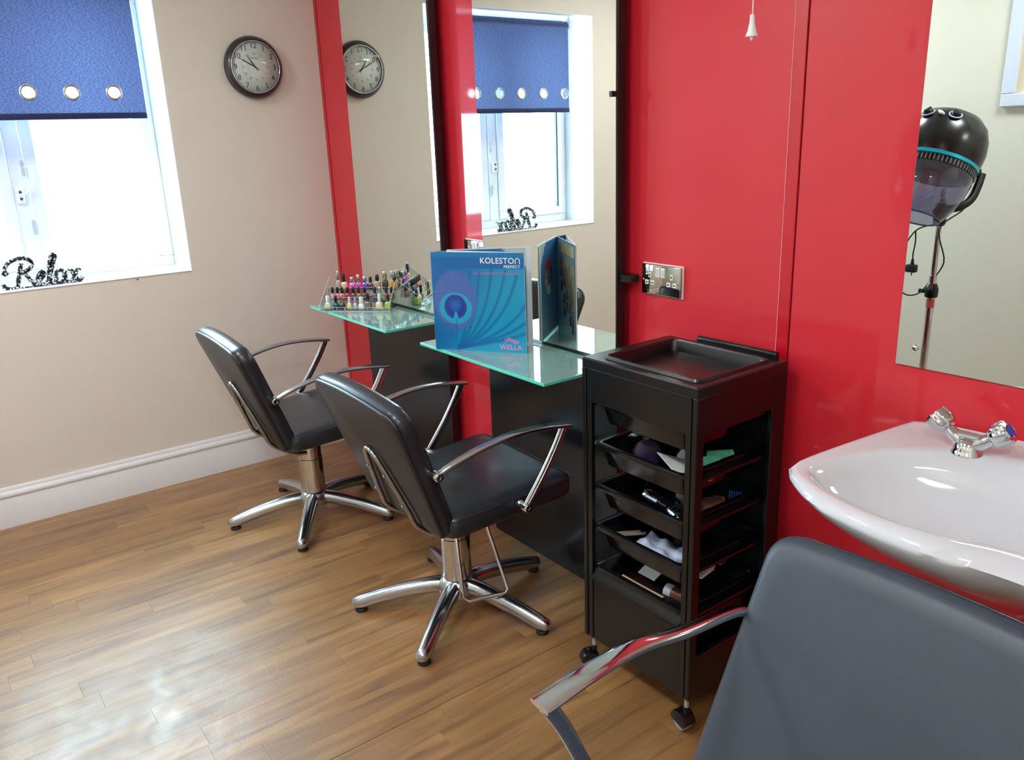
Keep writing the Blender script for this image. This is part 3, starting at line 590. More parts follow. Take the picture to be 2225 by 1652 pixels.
roller((2.470,-.215,fl[1]+.012),1.1,'green hair roller lying lowest under the other two',green)
bm=BM(); prism(bm,[(-.022,-.006),(.022,-.008),(.026,0),(.022,.008),(-.022,.006)],0,.012,'z',mat=Matrix.Translation((2.524,-.285,fl[1]+.030))@Matrix.Rotation(.4,4,'Z'),bev=.002); top(mk(bm,'hair_clip',M('orange_plastic','E8762A',.4,noise=.05)),'small orange hair clip beside the green rollers','clip')
silver=M('silver_barrel','B4B8C0',.18,1,rn=.05)
def barrel(x,y,z,rz,label,l=.058,r=.021):
    t=thing('curling_wand',(x,y,z),rz,label,'styling tool','silver styling tools in the third trolley drawer'); mt=Matrix.Translation((-l/2,0,r))@Matrix.Rotation(PI/2,4,'Y')
    bm=BM(); lathe(bm,[(r*.5,0),(r*.95,.001),(r,.003),(r,l*.35),(r*.96,l*.36),(r*.96,l*.37),(r,l*.38),(r,l*.7),(r*.96,l*.71),(r,l*.72),(r,l),(r*.7,l)],seg=28,mat=mt); mk(bm,'barrel',silver,t,smooth=40)
    bm=BM(); lathe(bm,[(r*.72,l),(r*.72,l+.03),(r*.5,l+.032)],seg=20,mat=mt); mk(bm,'handle',blackg,t,smooth=40)
    bm=BM(); tube(bm,cr([(-l/2,0,r),(-l/2-.02,.01,r+.01),(-l/2-.035,.03,r+.015),(-l/2-.05,.05,.01)],4),.003,6); mk(bm,'cord',blackg,t,smooth=60)
barrel(2.372,-.285,fl[2]+.018,-.12,'silver ribbed barrel of a styling tool in the third trolley drawer, left one')
barrel(2.462,-.305,fl[2]+.018,-.35,'shorter silver barrel of a styling tool in the third trolley drawer, right one',.04,.019)
t=thing('round_brush',(2.492,-.215,fl[2]+.003),1.25,'large round ceramic brush lying in the third trolley drawer behind the front post','brush')
bm=BM(); lathe(bm,[(.02,0),(.030,.002),(.030,.062),(.02,.066)],seg=28,mat=Matrix.Translation((-.03,0,.032))@Matrix.Rotation(PI/2,4,'Y')); mk(bm,'brush_barrel',M('brush_copper','7C5548',.25,.6,noise=.1),t,smooth=40)
bm=BM(); lathe(bm,[(.010,0),(.011,.03),(.008,.07),(.010,.09)],seg=16,mat=Matrix.Translation((-.03,0,.032))@Matrix.Rotation(-PI/2,4,'Y')); mk(bm,'handle',blackg,t,smooth=40)
bm=BM(); box(bm,(-.015,-.006,0),(.015,.006,.012),bev=.003,mat=Matrix.Translation((2.470,-.150,fl[2]+.030))@Matrix.Rotation(.5,4,'Z')); top(mk(bm,'hair_clip',M('red_plastic','C5301E',.4,noise=.05),smooth=40),'small red hair clip beside the blue comb clip','clip')
bluep=M('blue_plastic','1F5EB8',.4,noise=.05)
t=thing('comb_clip',(2.505,-.118,fl[2]+.022),.4,'blue toothed comb clip at the back of the third trolley drawer','clip')
bm=BM(); box(bm,(-.025,-.004,.0),(.025,.004,.010),bev=.002); mk(bm,'spine',bluep,t)
for k in range(9):
    bm=BM(); box(bm,(-.024+k*.0058,-.002,.009),(-.0215+k*.0058,.002,.034),bev=.0008,seg=1); mk(bm,'tooth',bluep,t)
bm=BM()
random.seed(3); G=[]
for j in range(13):
    row=[]
    for i in range(25):
        x=i/24; y=j/12; row.append(bm.verts.new((-.09+.18*x,-.05+.10*y,.026+.005*math.sin(x*19+y*7)+.004*math.sin(y*15+x*4)+random.uniform(-.0012,.0012)-.018*max(0,abs(x-.5)-.42)/.08)))
    G.append(row)
for j in range(12):
    for i in range(24): bm.faces.new((G[j][i],G[j][i+1],G[j+1][i+1],G[j+1][i]))
e=bmesh.ops.extrude_face_region(bm,geom=bm.faces[:]); 
for v in e['geom']:
    if isinstance(v,bmesh.types.BMVert): v.co.z=.002
T(bm,bm.verts,Matrix.Translation((2.395,-.285,fl[3]))@Matrix.Rotation(-.05,4,'Z')); top(mk(bm,'folded_foil',M('pale_blue_film','C9D4EC',.3,noise=.08,nscale=30,coat=.2),smooth=50),'crinkled pale sheets of film folded in the fourth trolley drawer','film')
for k in range(4):
    bm=BM(); box(bm,(-.045,-.03,0),(.045,.03,.004),bev=.001,seg=1,mat=Matrix.Translation((2.487,-.265+.004*k,fl[3]+.002+.0052*k))@Matrix.Rotation(.15+.05*k,4,'Z')); top(mk(bm,'paper_pad',paper),['lowest white paper slip of the stack beside the film','second white paper slip from the bottom of the stack','third white paper slip from the bottom of the stack','topmost white paper slip of the stack beside the film'][k],'paper','paper slips in the fourth drawer')
for k in range(2):
    t=bm=BM(); box(bm,(-.035,-.0035,0),(.035,.0035,.006),bev=.0012,mat=Matrix.Translation((2.285+.016*k,-.292+.004*k,fl[3]+.030))@Matrix.Rotation(1.0,4,'Z')); top(mk(bm,'tail_comb',M('tan_comb','8E7E72',.4,noise=.1)),('thin tan comb leftmost in the fourth trolley drawer','thin tan comb between the other comb and the film')[k],'comb','thin combs in the fourth drawer')
bm=BM(); pts=[(2.505+.0006*k,-.215+.012*math.cos(k*.7),fl[3]+.028+.012*math.sin(k*.7)) for k in range(60)]; tube(bm,pts,.0022,6); top(mk(bm,'spiral_hair_tie',M('violet_plastic','6B4DA8',.3,noise=.05),smooth=60),'violet spiral hair tie at the back of the fourth trolley drawer','hair tie')
t=thing('tint_brush',(2.375,-.315,fl[4]+.030),0,'wooden tint brush lying along the front of the lowest trolley drawer','brush')
bm=BM(); tube(bm,[(-.085,0,.004),(-.03,.002,.003),(.06,.004,.002)],[.0045,.003,.004],8); mk(bm,'handle',M('pale_wood','B9A283',.5,noise=.1),t,smooth=50)
bm=BM(); box(bm,(.06,-.004,-.002),(.085,.012,.006),bev=.001); mk(bm,'bristles',blackr,t)
t=thing('lotion_tube',(2.425,-.265,fl[4]+.004),.1,'small bottle with white collar and brown body in the lowest trolley drawer','bottle')
bm=BM(); lathe(bm,[(.019,0),(.019,.022)],seg=20,mat=Matrix.Translation((-.02,0,.021))@Matrix.Rotation(PI/2,4,'Y')); mk(bm,'collar',M('pale_plastic','B8BFC8',.4,noise=.03),t,smooth=40)
bm=BM(); lathe(bm,[(.0175,.022),(.0175,.075),(.012,.082)],seg=20,mat=Matrix.Translation((-.02,0,.021))@Matrix.Rotation(PI/2,4,'Y')); mk(bm,'body',M('amber_brown','6A4632',.25,noise=.1),t,smooth=40)
bm=BM(); tube(bm,[(2.495,-.275,fl[4]+.040),(2.515,-.21,fl[4]+.030),(2.525,-.12,fl[4]+.020)],[.0045,.005,.0035],8); top(mk(bm,'wooden_stick',M('orange_wood','C08448',.5,noise=.1),smooth=50),'orange wooden stick lying in the side of the lowest trolley drawer','stick')
bm=BM(); box(bm,(-.03,-.04,0),(.03,.04,.003),bev=.001,mat=Matrix.Translation((2.33,-.23,fl[4]+.045))@Matrix.Rotation(.4,4,'X')); top(mk(bm,'white_sachet',paper),'white sachet at the back of the lowest trolley drawer','sachet')
# ================================================================== BASIN
BXC=3.28; ZR=.831
bs=thing('backwash_basin',(BXC,0,0),0,'white ceramic wash basin with neck notch fixed to the red wall','basin')
def star(poly,n,c):
    # sample closed polyline by angle from centre c
    P=cr([(x,y,z) for x,y,z in poly],10,closed=True); A=[(math.atan2(p.y-c[1],p.x-c[0]),p) for p in P]; A.sort(key=lambda t:t[0]); out=[]
    for k in range(n):
        a=-PI+2*PI*k/n
        j=0
        while j<len(A) and A[j][0]<a: j+=1
        a1,p1=A[j%len(A)]; a0,p0=A[j-1]
        if a1<a: a1+=2*PI
        if a0>a: a0-=2*PI
        t=(a-a0)/(a1-a0) if a1!=a0 else 0
        out.append(p0.lerp(p1,t))
    return out
def sym(h):  # h: points from rear centre round the left side to the front centre
    return h+[(-x,y,z) for x,y,z in h[-2:0:-1]]
CB=(0,-.29); NB=96
Z0=ZR
outer=sym([(0,-.003,Z0+.012),(-.2,-.003,Z0+.010),(-.395,-.003,Z0+.002),(-.408,-.02,Z0),(-.424,-.15,Z0-.001),(-.437,-.28,Z0-.002),(-.447,-.375,Z0-.006),(-.440,-.415,Z0-.010),(-.405,-.448,Z0-.016),(-.33,-.492,Z0-.020),(-.24,-.515,Z0-.016),(-.16,-.522,Z0-.016),(-.105,-.518,Z0-.018),(-.06,-.502,Z0-.022),(0,-.490,Z0-.026)])
crest=sym([(0,-.010,Z0+.016),(-.2,-.010,Z0+.014),(-.388,-.010,Z0+.006),(-.400,-.024,Z0+.004),(-.414,-.15,Z0+.003),(-.426,-.28,Z0+.002),(-.434,-.375,Z0-.001),(-.427,-.408,Z0-.003),(-.392,-.434,Z0-.005),(-.32,-.466,Z0-.004),(-.235,-.487,Z0-.001),(-.155,-.490,Z0),(-.10,-.474,Z0-.002),(-.055,-.452,Z0-.004),(0,-.438,Z0-.006)])
inner=sym([(0,-.128,Z0-.004),(-.12,-.138,Z0-.004),(-.2,-.152,Z0-.004),(-.28,-.182,Z0-.004),(-.345,-.222,Z0-.004),(-.395,-.300,Z0-.004),(-.412,-.372,Z0-.006),(-.405,-.398,Z0-.008),(-.375,-.420,Z0-.010),(-.31,-.448,Z0-.010),(-.23,-.466,Z0-.008),(-.155,-.468,Z0-.008),(-.10,-.450,Z0-.009),(-.055,-.430,Z0-.010),(0,-.418,Z0-.012)])
O_,C_,I_=[star(p,NB,CB) for p in (outer,crest,inner)]
def shrink(rg,f,z,fz=0,oy=0):
    return [Vector((p.x*f,CB[1]+oy+(p.y-CB[1])*f,(z if not fz else p.z*(fz)+z*(1-fz)))) for p in rg]
bowl=[]
for f,dz in ((.97,.020),(.92,.042),(.85,.062),(.72,.088),(.55,.108),(.35,.122),(.15,.130),(.055,.132)):
    g=max(0,1-dz/.06); bowl.append([Vector((p.x*f,CB[1]-.0*(1-f)+(p.y-CB[1])*f,(p.z*g+(Z0-.004)*(1-g))-dz)) for p in I_])
def apron(f,z,k):  # keep the wall side against the wall
    r=[]
    for p in O_:
        w=min(1,max(0,(-.003-p.y)/.2)); ff=1-(1-f)*w; r.append(Vector((p.x*(ff if p.y<-.01 else 1-(1-f)*.5),min(-.003,CB[1]+(p.y-CB[1])*ff+ (1-f)*.10*w),p.z*(1-k)+z*k)))
    return r
rings=[apron(.34,.672,1),apron(.48,.682,1),apron(.62,.702,1),apron(.75,.727,.98),apron(.86,.753,.95),apron(.94,.778,.88),apron(.985,.797,.7),O_,
 [a.lerp(b,.5)+Vector((0,0,.004)) for a,b in zip(O_,C_)],C_,[a.lerp(b,.5)+Vector((0,0,.0005)) for a,b in zip(C_,I_)],I_]+bowl
bm=BM(); loft(bm,rings); mk(bm,'bowl',ceramic,bs,smooth=80)
bm=BM(); lathe(bm,[(.030,0),(.030,.003),(.012,.004),(.012,.001)],c=(0,CB[1],Z0-.137),seg=24); mk(bm,'waste_grid',chrome,bs,smooth=40)
bm=BM(); tube(bm,cr([(0,CB[1],.65),(0,CB[1],.50),(0,CB[1],.42),(0,CB[1]+.04,.39),(0,CB[1]+.08,.42),(0,-.15,.47),(0,-.08,.48),(0,-.002,.48)],5),.02,14); mk(bm,'waste_pipe',chromew,bs,smooth=60)
bm=BM(); tube(bm,cr([(-.05,-.16,.66),(-.06,-.18,.55),(-.10,-.12,.5),(-.12,-.02,.52)],5),.007,8); tube(bm,cr([(.05,-.16,.66),(.02,-.18,.55),(-.02,-.12,.5),(-.04,-.02,.5)],5),.007,8); mk(bm,'supply_hose',brushed,bs,smooth=60)
# tap
TX_,TY_=3.027,-.100; zt=ZR-.004
tp=thing('mixer_tap',(TX_,TY_,zt),0,'chrome twin-knob mixer tap on the back deck of the basin','tap')
bm=BM(); lathe(bm,[(.030,0),(.030,.004),(.027,.008),(.026,.014),(.021,.026),(.014,.034),(.004,.036)],seg=28); tube(bm,cr([(-.052,.0,.052),(-.030,0,.034),(-.012,0,.022),(.012,0,.022),(.030,0,.034),(.052,0,.052)],5),[.0115,.0115,.0115,.012,.013]+[.014]*16+[.013,.012,.0115,.0115,.0115],14)
tube(bm,[(-.034,0,.036),(.034,0,.036)],.0095,12); mk(bm,'body',chrome,tp,smooth=60)
for s in (-1,1):
    d=Vector((s*.78,0,.62)).normalized(); base=Vector((s*.040,0,.044))
    mt=frameM(base,(0,1,0),Vector((0,1,0)).cross(-d) if 0 else d.cross(Vector((0,1,0)))) 
    bm=BM(); prof=[(.013,0),(.018,.004),(.0225,.010),(.0235,.020),(.0235,.032),(.021,.038),(.014,.040),(.013,.038)]
    rg=[]
    for r,z in prof: rg.append([Vector((r*(1+.055*math.cos(8*2*PI*k/48)*(1 if r>.02 else 0))*math.cos(2*PI*k/48),r*(1+.055*math.cos(8*2*PI*k/48)*(1 if r>.02 else 0))*math.sin(2*PI*k/48),z)) for k in range(48)])
    q=d.to_track_quat('Z','Y').to_matrix().to_4x4(); q.translation=base
    T(bm,loft(bm,rg),q); kb=mk(bm,'tap_knob',chrome,tp,smooth=50)
    bm=BM(); T(bm,lathe(bm,[(.0115,.0385),(.0115,.0405),(.002,.0408)],seg=20),q); mk(bm,'indice',M('blue_indice' if s>0 else 'red_indice','2A48A8' if s>0 else 'A82A38',.3,noise=.05),kb,smooth=40)
# ================================================================== COLOUR FOLDER
def ss(a,b,x): 
    t=min(1,max(0,(x-a)/(b-a))); return t*t*(3-2*t)
def mixc(a,b,t): return tuple(a[i]*(1-t)+b[i]*t for i in range(3))
LC={k:lin(v)[:3] for k,v in dict(a='0F6AAE',b='0E98C2',c='12589E',p='7470BC',e='1E9CCB',d='14379E',d2='3F3C9C',cy='22A6C8',dk='0C5C9A').items()}
def feather(u,v):
    c=mixc(LC['a'],LC['b'],ss(.15,.75,u*.75+(1-v)*.35))
    # sweeping barbs from the quill foot
    for x1,y1,bend in ((.42,.80,.10),(.52,.80,.10),(.66,.84,.13),(.80,.82,.16),(.92,.78,.2),(1.02,.52,.20),(1.05,.36,.18),(1.05,.22,.14)):
        best=9; q0=None
        for k in range(13):
            t=k/12; px=(1-t)**2*.25+2*t*(1-t)*(.25+(x1-.25)*.72+bend*.2)+t*t*x1; py=(1-t)**2*.02+2*t*(1-t)*(.10+.16*y1)+t*t*y1
            if q0:
                ex,ey=px-q0[0],py-q0[1]; f=max(0,min(1,((u-q0[0])*ex+(v-q0[1])*ey)/(ex*ex+ey*ey+1e-9))); best=min(best,math.hypot(u-q0[0]-f*ex,v-q0[1]-f*ey))
            q0=(px,py)
        if best<.03: c=mixc(c,LC['dk'],.65*(1-ss(.006,.024,best)))
    st=.5+.5*math.sin((u*1.0+v*.12)*260+7*math.sin(v*9))
    if v>.55: c=mixc(c,LC['c'],.35*st*ss(.55,.8,v)*(1-ss(.45,.7,u)))
    r=math.hypot((u-.245)/.235,(v-.51)/(.31 if v>.51 else .30))
    if r<1.08:
        g=.5+.5*math.sin(math.atan2(v-.1,u-.245)*130); c=mixc(c,mixc(LC['p'],LC['a'],.45+.3*g),1-ss(.90,1.08,r))
    r2=math.hypot((u-.245)/.180,(v-.435)/.160)
    if r2<1.05: c=mixc(c,LC['cy'],1-ss(.95,1.05,r2))
    r3=math.hypot((u-.245)/.125,(v-.450)/.125)
    notch=abs(u-.245)<.035*max(0,(.42-v)/.10)
    if r3<1.04 and not notch: c=mixc(c,mixc(LC['d'],LC['e'],.5*max(0,1-math.hypot(u-.245,v-.47)/.09)),1-ss(.92,1.04,r3))
    if r3<1.0 and r3>.72 and not notch: c=mixc(c,LC['d2'],.5)
    if v<.33 and abs(u-.245-.0*v)<.004: c=LC['c']
    if v<.28 and u<.24:
        c=mixc(c,LC['c'],.6*(.5+.5*math.sin((u*.7-v)*190)))
    if v>.84: c=mixc(LC['a'],LC['c'],.25)
    if v>.955: c=mixc(c,LC['b'],.6*(.5+.5*math.sin(u*300)))
    return c
LI={k:lin(v)[:3] for k,v in dict(b='2F78B4',l='8FB4C8',g='B9CCD2',w='DDE6E8',n='3A6EA6').items()}
def inner_blue(u,v):
    if u>.93 or v<.012: return LI['w']
    if (v-.80)>(.93-u)*.75+.0 and u>.35: return LI['g']
    return mixc(LI['n'],mixc(LI['b'],LI['l'],ss(.6,.1,v)),ss(0,.8,u)*.5+.25)
def inner_sw(u,v):
    if u>.965 or v>.985: return LI['b']
    if u>.90: return LI['g']
    return mixc(LI['l'],mixc(LI['g'],LI['b'],.3),ss(.2,1,v)*.8)
def printed(name,fn,nu,nv,mw,parent,mat):
    me=bpy.data.meshes.new(name); vs=[];cs=[]
    for j in range(nv+1):
        for i in range(nu+1):
            vs.append(mw@Vector((i/nu,j/nv,0))); cs.append(fn(i/nu,j/nv))
    fs=[(j*(nu+1)+i,j*(nu+1)+i+1,(j+1)*(nu+1)+i+1,(j+1)*(nu+1)+i) for j in range(nv) for i in range(nu)]
    me.from_pydata([tuple(v) for v in vs],[],fs); at=me.color_attributes.new('print','FLOAT_COLOR','POINT')
    buf=[]; 
    for c in cs: buf+= [c[0],c[1],c[2],1]
    at.data.foreach_set('color',buf); me.materials.append(mat); o=bpy.data.objects.new(name,me); COL.objects.link(o); o.parent=parent; return o
prt=attrmat('printed_card',.35,.25)
SH=.7966; Hf=.320
S_,Rr,Bb=Vector((1.452,-.349,SH)),Vector((1.708,-.171,SH)),Vector((1.626,-.078,SH))
cf=thing('colour_chart_folder',tuple(S_),0,'square blue hair colour chart folder with peacock feather cover standing open on the glass shelf','folder')
up=Vector((0,0,1)); lean=Vector((-.008,-.004,0))
d1=(Rr-S_); w1=d1.length; d1.normalize(); S2=Vector((1.463,-.294,SH)); n1_=d1.cross(up).normalized()   # faces the camera
if n1_.y>0: n1_=-n1_
d2=(Bb-S2); w2=d2.length; d2.normalize(); o2=S2-S_; d3=(Rr-n1_*.004-S2); w3=d3.length; d3.normalize(); n3_=d3.cross(up).normalized()
if n3_.dot(n1_)<0: n3_=-n3_
def LM(x,nrm,off,w,h,z0=0):   # unit square -> leaf plane
    m=Matrix((Vector(x)*w,up*h,Vector(nrm))).transposed().to_4x4(); m.translation=Vector(nrm)*off+Vector((0,0,z0)); return m
bm=BM(); vs=box(bm,(0,0,0),(w1,.0035,Hf)); T(bm,vs,Matrix((d1,-n1_,up)).transposed().to_4x4()); 
mk(bm,'front_cover',paper,cf)
printed('cover_print',feather,150,160,LM(d1,n1_,.0004,w1,Hf),cf,prt)
n2_=Vector((-d2.y,d2.x,0)).normalized()    # away from camera (towards mirror)
if n2_.dot(n1_)>0: n2_=-n2_
bm=BM(); vs=box(bm,(0,0,0),(w2,.0035,Hf+.002)); T(bm,vs,Matrix.Translation(o2)@Matrix((d2,n2_,up)).transposed().to_4x4()); mk(bm,'back_cover',paper,cf)
bm=BM(); vs=box(bm,(0,0,0),(w3,.003,Hf)); T(bm,vs,Matrix.Translation(o2)@Matrix((d3,n3_,up)).transposed().to_4x4()); mk(bm,'swatch_board',paper,cf)
bm=BM(); d4=(S2-S_); vs=box(bm,(0,0,0),(d4.length,.003,Hf)); d4.normalize(); T(bm,vs,Matrix((d4,Vector((-d4.y,d4.x,0)),up)).transposed().to_4x4()); mk(bm,'spine',M('spine_blue','1C74B0',.4,noise=.03),cf)
bm=BM(); vs=box(bm,(0,0,.0),(w2*.96,.002,Hf*.88)); T(bm,vs,Matrix.Translation(o2)@Matrix((d2,-n2_,up)).transposed().to_4x4()@Matrix.Translation((0,.0005,0))); mk(bm,'inner_leaf',M('leaf_blue','4D86BC',.4,noise=.03),cf)
printed('back_inner_print',inner_blue,40,40,Matrix.Translation(o2)@LM(d2,-n2_,.0031,w2,Hf),cf,prt)
printed('front_inner_print',inner_sw,40,40,Matrix.Translation(o2)@LM(d3,-n3_,.0005,w3,Hf),cf,prt)
# colour wheel on the back leaf, tufts on the front leaf
whl=['C4703A','B43A2E','8A2A34','B02038','9C1C2C','1E2A50','3A4A46','5A6A5A','C8CCC4','D0CFC0','9AA08A','E0B060']
for k,cc in enumerate(whl):
    bm=BM(); a0=2*PI*k/12; a1=2*PI*(k+1)/12-.08; pl=[(.052*math.cos(a0+(a1-a0)*i/4),.062*math.sin(a0+(a1-a0)*i/4)) for i in range(5)]+[(.026*math.cos(a1+(a0-a1)*i/4),.031*math.sin(a1+(a0-a1)*i/4)) for i in range(5)]
    prism(bm,pl,0,.0012,'z'); m_=Matrix((d2,up,-n2_)).transposed().to_4x4(); m_.translation=o2+d2*w2*.55+up*Hf*.63-n2_*.0036; T(bm,bm.verts,m_); mk(bm,'wheel_segment',M('wheel_'+cc,cc,.5,noise=.05),cf)
tuft=['E6DDB4','D8C890','C9B47A','B59A66','9C8058','836A4C','6C5640','544436','40342C','2E2724','201C1C','15151A']
random.seed(5)
rows=[(.88,(.30,.45,.60,.75,.88)),(.74,(.30,.45,.60)),(.68,(.88,.75)),(.62,(.30,.45,.60,.75)),(.56,(.88,)),(.52,(.45,.60,.75)),(.46,(.88,.30)),(.40,(.60,.75,.88)),(.34,(.45,.75,.88)),(.27,(.60,.75)),(.21,(.88,.45)),(.14,(.75,.88)),(.07,(.88,))]
for v,us in rows:
    for u in us:
        ci=min(11,max(0,int((1-v)*10+(.9-u)*7-1+random.uniform(-.5,.5)))); bm=BM(); w=.0085;h=.034
        prism(bm,[(-w,-h*.5),(w,-h*.5),(w*.25,h*.5),(-w*.25,h*.5)],0,.004,'z'); m_=Matrix((d3,up,-n3_)).transposed().to_4x4(); m_.translation=o2+d3*w3*u+up*(Hf*v+.012)-n3_*.0008; T(bm,bm.verts,m_)
        mk(bm,'hair_swatch',M('tuft_%d'%ci,tuft[ci],.5,noise=.15,nscale=200),cf)
wht=M('print_white','F2F6F8',.4,noise=.01); pk=M('print_pink','D884C0',.4,noise=.02)
def CM(u,v): 
    m=Matrix((d1,up,d1.cross(up))).transposed().to_4x4(); m.translation=d1*w1*u+up*Hf*v+n1_*.0008; return m
text('title_lettering','KOLESTO',.0255,wht,cf,CM(.900,.917),ext=.0002,align='RIGHT',space=1.04,sx=1.0,bold=.0003)
# last letter of the title is a rounded arch
bm=BM(); a=[(-.0068,-.0088)]+[(.0068*math.cos(t),.0022+.0068*math.sin(t)) for t in [PI-PI*k/10 for k in range(11)]]+[(.0068,-.0088)]
m_=CM(.933,.917)
for p,q in zip(a[:-1],a[1:]):
    dx,dy=q[0]-p[0],q[1]-p[1]; l=math.hypot(dx,dy); nx_,ny_=-dy/l*.0013,dx/l*.0013; prism(bm,[(p[0]+nx_,p[1]+ny_),(p[0]-nx_,p[1]-ny_),(q[0]-nx_,q[1]-ny_),(q[0]+nx_,q[1]+ny_)],-.0002,.0003,'z')
T(bm,bm.verts,m_); mk(bm,'title_lettering',wht,cf)
text('subtitle_lettering','PERFECT',.0122,wht,cf,CM(.957,.862),ext=.0002,align='RIGHT',space=1.15,bold=.0002)
text('tagline_lettering','WELLA PASSIONATELY PROFESSIONAL',.0115,M('print_mauve','B06AB4',.4,noise=.02),cf,CM(.957,.792),ext=.0002,align='RIGHT',sx=.78,bold=.0001)
text('logo_lettering','WELLA',.0225,pk,cf,CM(.955,.052),ext=.0002,align='RIGHT',space=1.08,bold=.0005)
bm=BM()
for off in (0,.0045,.009):
    P=cr([(-.022,.0-off*.2,0),(-.012,.008-off,0),(0,.004-off,0),(.010,-.001-off*.9,0),(.020,-.001-off*.8,0)],5); 
    for p,q in zip(P[:-1],P[1:]): prism(bm,[(p.x,p.y-.0012),(q.x,q.y-.0012),(q.x,q.y+.0012),(p.x,p.y+.0012)],-.0002,.0003,'z')
P=cr([(-.012,.008,0),(-.022,.007,0),(-.026,-.001,0),(-.024,-.007,0),(-.027,-.010,0),(-.022,-.015,0),(-.018,-.016,0)],4)
for p,q in zip(P[:-1],P[1:]): prism(bm,[(p.x-.0007,p.y),(p.x+.0007,p.y),(q.x+.0007,q.y),(q.x-.0007,q.y)],-.0002,.0003,'z')
T(bm,bm.verts,CM(.855,.125)); mk(bm,'logo_emblem',pk,cf)
# ================================================================== POLISH RACK
ZS=.7886; e1=Vector((.727,.686,0)); nb=Vector((-.686,.727,0)); RO=Vector((.535,-.343,ZS+.0008)); RL=.300
rk=thing('polish_rack',tuple(RO),math.atan2(e1.y,e1.x),'clear stepped acrylic rack holding nail polish on the left glass shelf','rack')
tq,tz=.043,.034
bm=BM()
for k in range(3):
    box(bm,(0,k*tq,k*tz+.002),(RL,(k+1)*tq,k*tz+.0045)); box(bm,(0,k*tq-.001,max(0,k*tz-tz+.0045)),(RL,k*tq+.0015,k*tz+.016))
mk(bm,'tier',acryl,rk)
bm=BM()
for k in range(3):
    z=k*tz+.016; box(bm,(0,k*tq-.0012,z),(RL,k*tq+.0016,z+.0008)); 
box(bm,(0,-.0012,.0),(RL,.0016,.0012)); mk(bm,'tier_edge',acredge,rk)
for x in (-.0015,RL-.0005):
    pl=[(-.012,0),(3*tq,0),(3*tq,.125),(3*tq-.012,.125),(-.012,.030)]
    bm=BM(); prism(bm,pl,x,x+.002,'x'); sp=mk(bm,'side_panel',acryl,rk)
    bm=BM(); tube(bm,[(x+.001,a,b_) for a,b_ in pl],.0009,4,closed=True,up=(1,0,0)); mk(bm,'panel_edge',acredge,sp)
for k in range(1,9):
    bm=BM(); box(bm,(RL*k/9-.0006,.0016,.0045),(RL*k/9+.0006,.006,.014)); mk(bm,'divider',acredge,rk)
PC=dict(black=M('cap_black','101214',.15,noise=.05,coat=.3),white=M('cap_white','E8E8E6',.3,noise=.01),cream=M('cap_cream','DDDCC8',.35,noise=.02),silver=M('cap_silver','C8CCD4',.14,1,rn=.03),gold=M('cap_gold','B8AC88',.2,.9,rn=.03),gray=M('cap_gray','9CA4B0',.3,.3,noise=.03))
def bottle(row,px,col,cap,w,bh,cw,ch,label,rnd=.35,taper=.85,clear=False):
    s=(px-693)/153*.306; z=row*tz+.0045; y=row*tq+tq*.5
    s=max(w*.55,min(RL-w*.55,s)); P=RO+e1*s+nb*y+Vector((0,0,z+.0004))
    t=thing('nail_polish_bottle',tuple(P),math.atan2(e1.y,e1.x),label,'nail polish',('nail polishes in the front row','nail polishes in the middle row','nail polishes in the back row')[row])
    r=w/2; ex=2 if rnd>.8 else 5
    def rg(rr,z): return [Vector((rr*math.cos(a)*(abs(math.cos(a))**ex+abs(math.sin(a))**ex)**(-1/ex),rr*.8*math.sin(a)*(abs(math.cos(a))**ex+abs(math.sin(a))**ex)**(-1/ex),z)) for a in [2*PI*k/20 for k in range(20)]]
    bm=BM(); loft(bm,[rg(r*.8,0),rg(r,.0015),rg(r,bh*.72),rg(r*.8,bh*.9),rg(cw/2*.8,bh)]); mk(bm,'bottle_body',M('polish_'+col,col,.1,noise=.02,coat=.8),t,smooth=40)
    bm=BM(); c=cw/2; lathe(bm,[(c*.85,bh-.001),(c,bh+.001),(c*(1+taper)/2,bh+ch*.6),(c*taper,bh+ch-.0015),(c*taper*.85,bh+ch)],seg=18); mk(bm,'cap',PC[cap],t,smooth=40)
F_=[(704.5,'D2D8B0','white',.026,.030,.018,.028,'square clear yellowish polish with big white cap, first in the front row'),
(722,'12423E','black',.024,.028,.012,.030,'dark teal polish with black cap, second in the front row'),
(735,'163C34','gold',.022,.028,.011,.034,'dark green polish with dull gold cap, beside the dark teal one'),
(751.5,'DCD08A','cream',.020,.028,.011,.024,'pale yellow polish with small cream cap in the front row'),
(764.5,'A8B4C0','gray',.018,.026,.012,.026,'pale grey polish with grey cap in the front row'),
(778,'E4E4D8','cream',.024,.026,.019,.026,'white polish with wide cream cap in the front row'),
(792.5,'7C5A58','black',.028,.036,.014,.032,'large mauve-brown polish with tall black cap in the front row'),
(817,'D6CE9C','white',.028,.034,.012,.030,'clear straw-coloured polish with white cap in the front row'),
(836,'AEB43C','black',.026,.034,.013,.030,'olive-yellow polish with black cap at the right end of the front row')]
Mi=[(708,'C89A9A','black','first in the middle row, dusty pink polish with black cap'),(719,'E07888','black','salmon pink polish with black cap in the middle row'),(729,'D08068','black','coral polish with black cap in the middle row'),
(741,'8C3038','black','dark red polish with black cap in the middle row'),(754,'6E3A38','black','brown-red polish with black cap in the middle row'),(766,'5E8A5A','black','green polish with black cap in the middle row'),(779,'4A2A40','black','plum polish with black cap in the middle row'),
(801,'78406E','black','purple polish with black cap in the middle row'),(812,'7CB060','silver','light green polish with silver cap in the middle row'),(826,'8A4A48','black','rust brown polish with black cap in the middle row'),(845,'9A5038','black','copper brown polish with black cap at the right end of the middle row')]
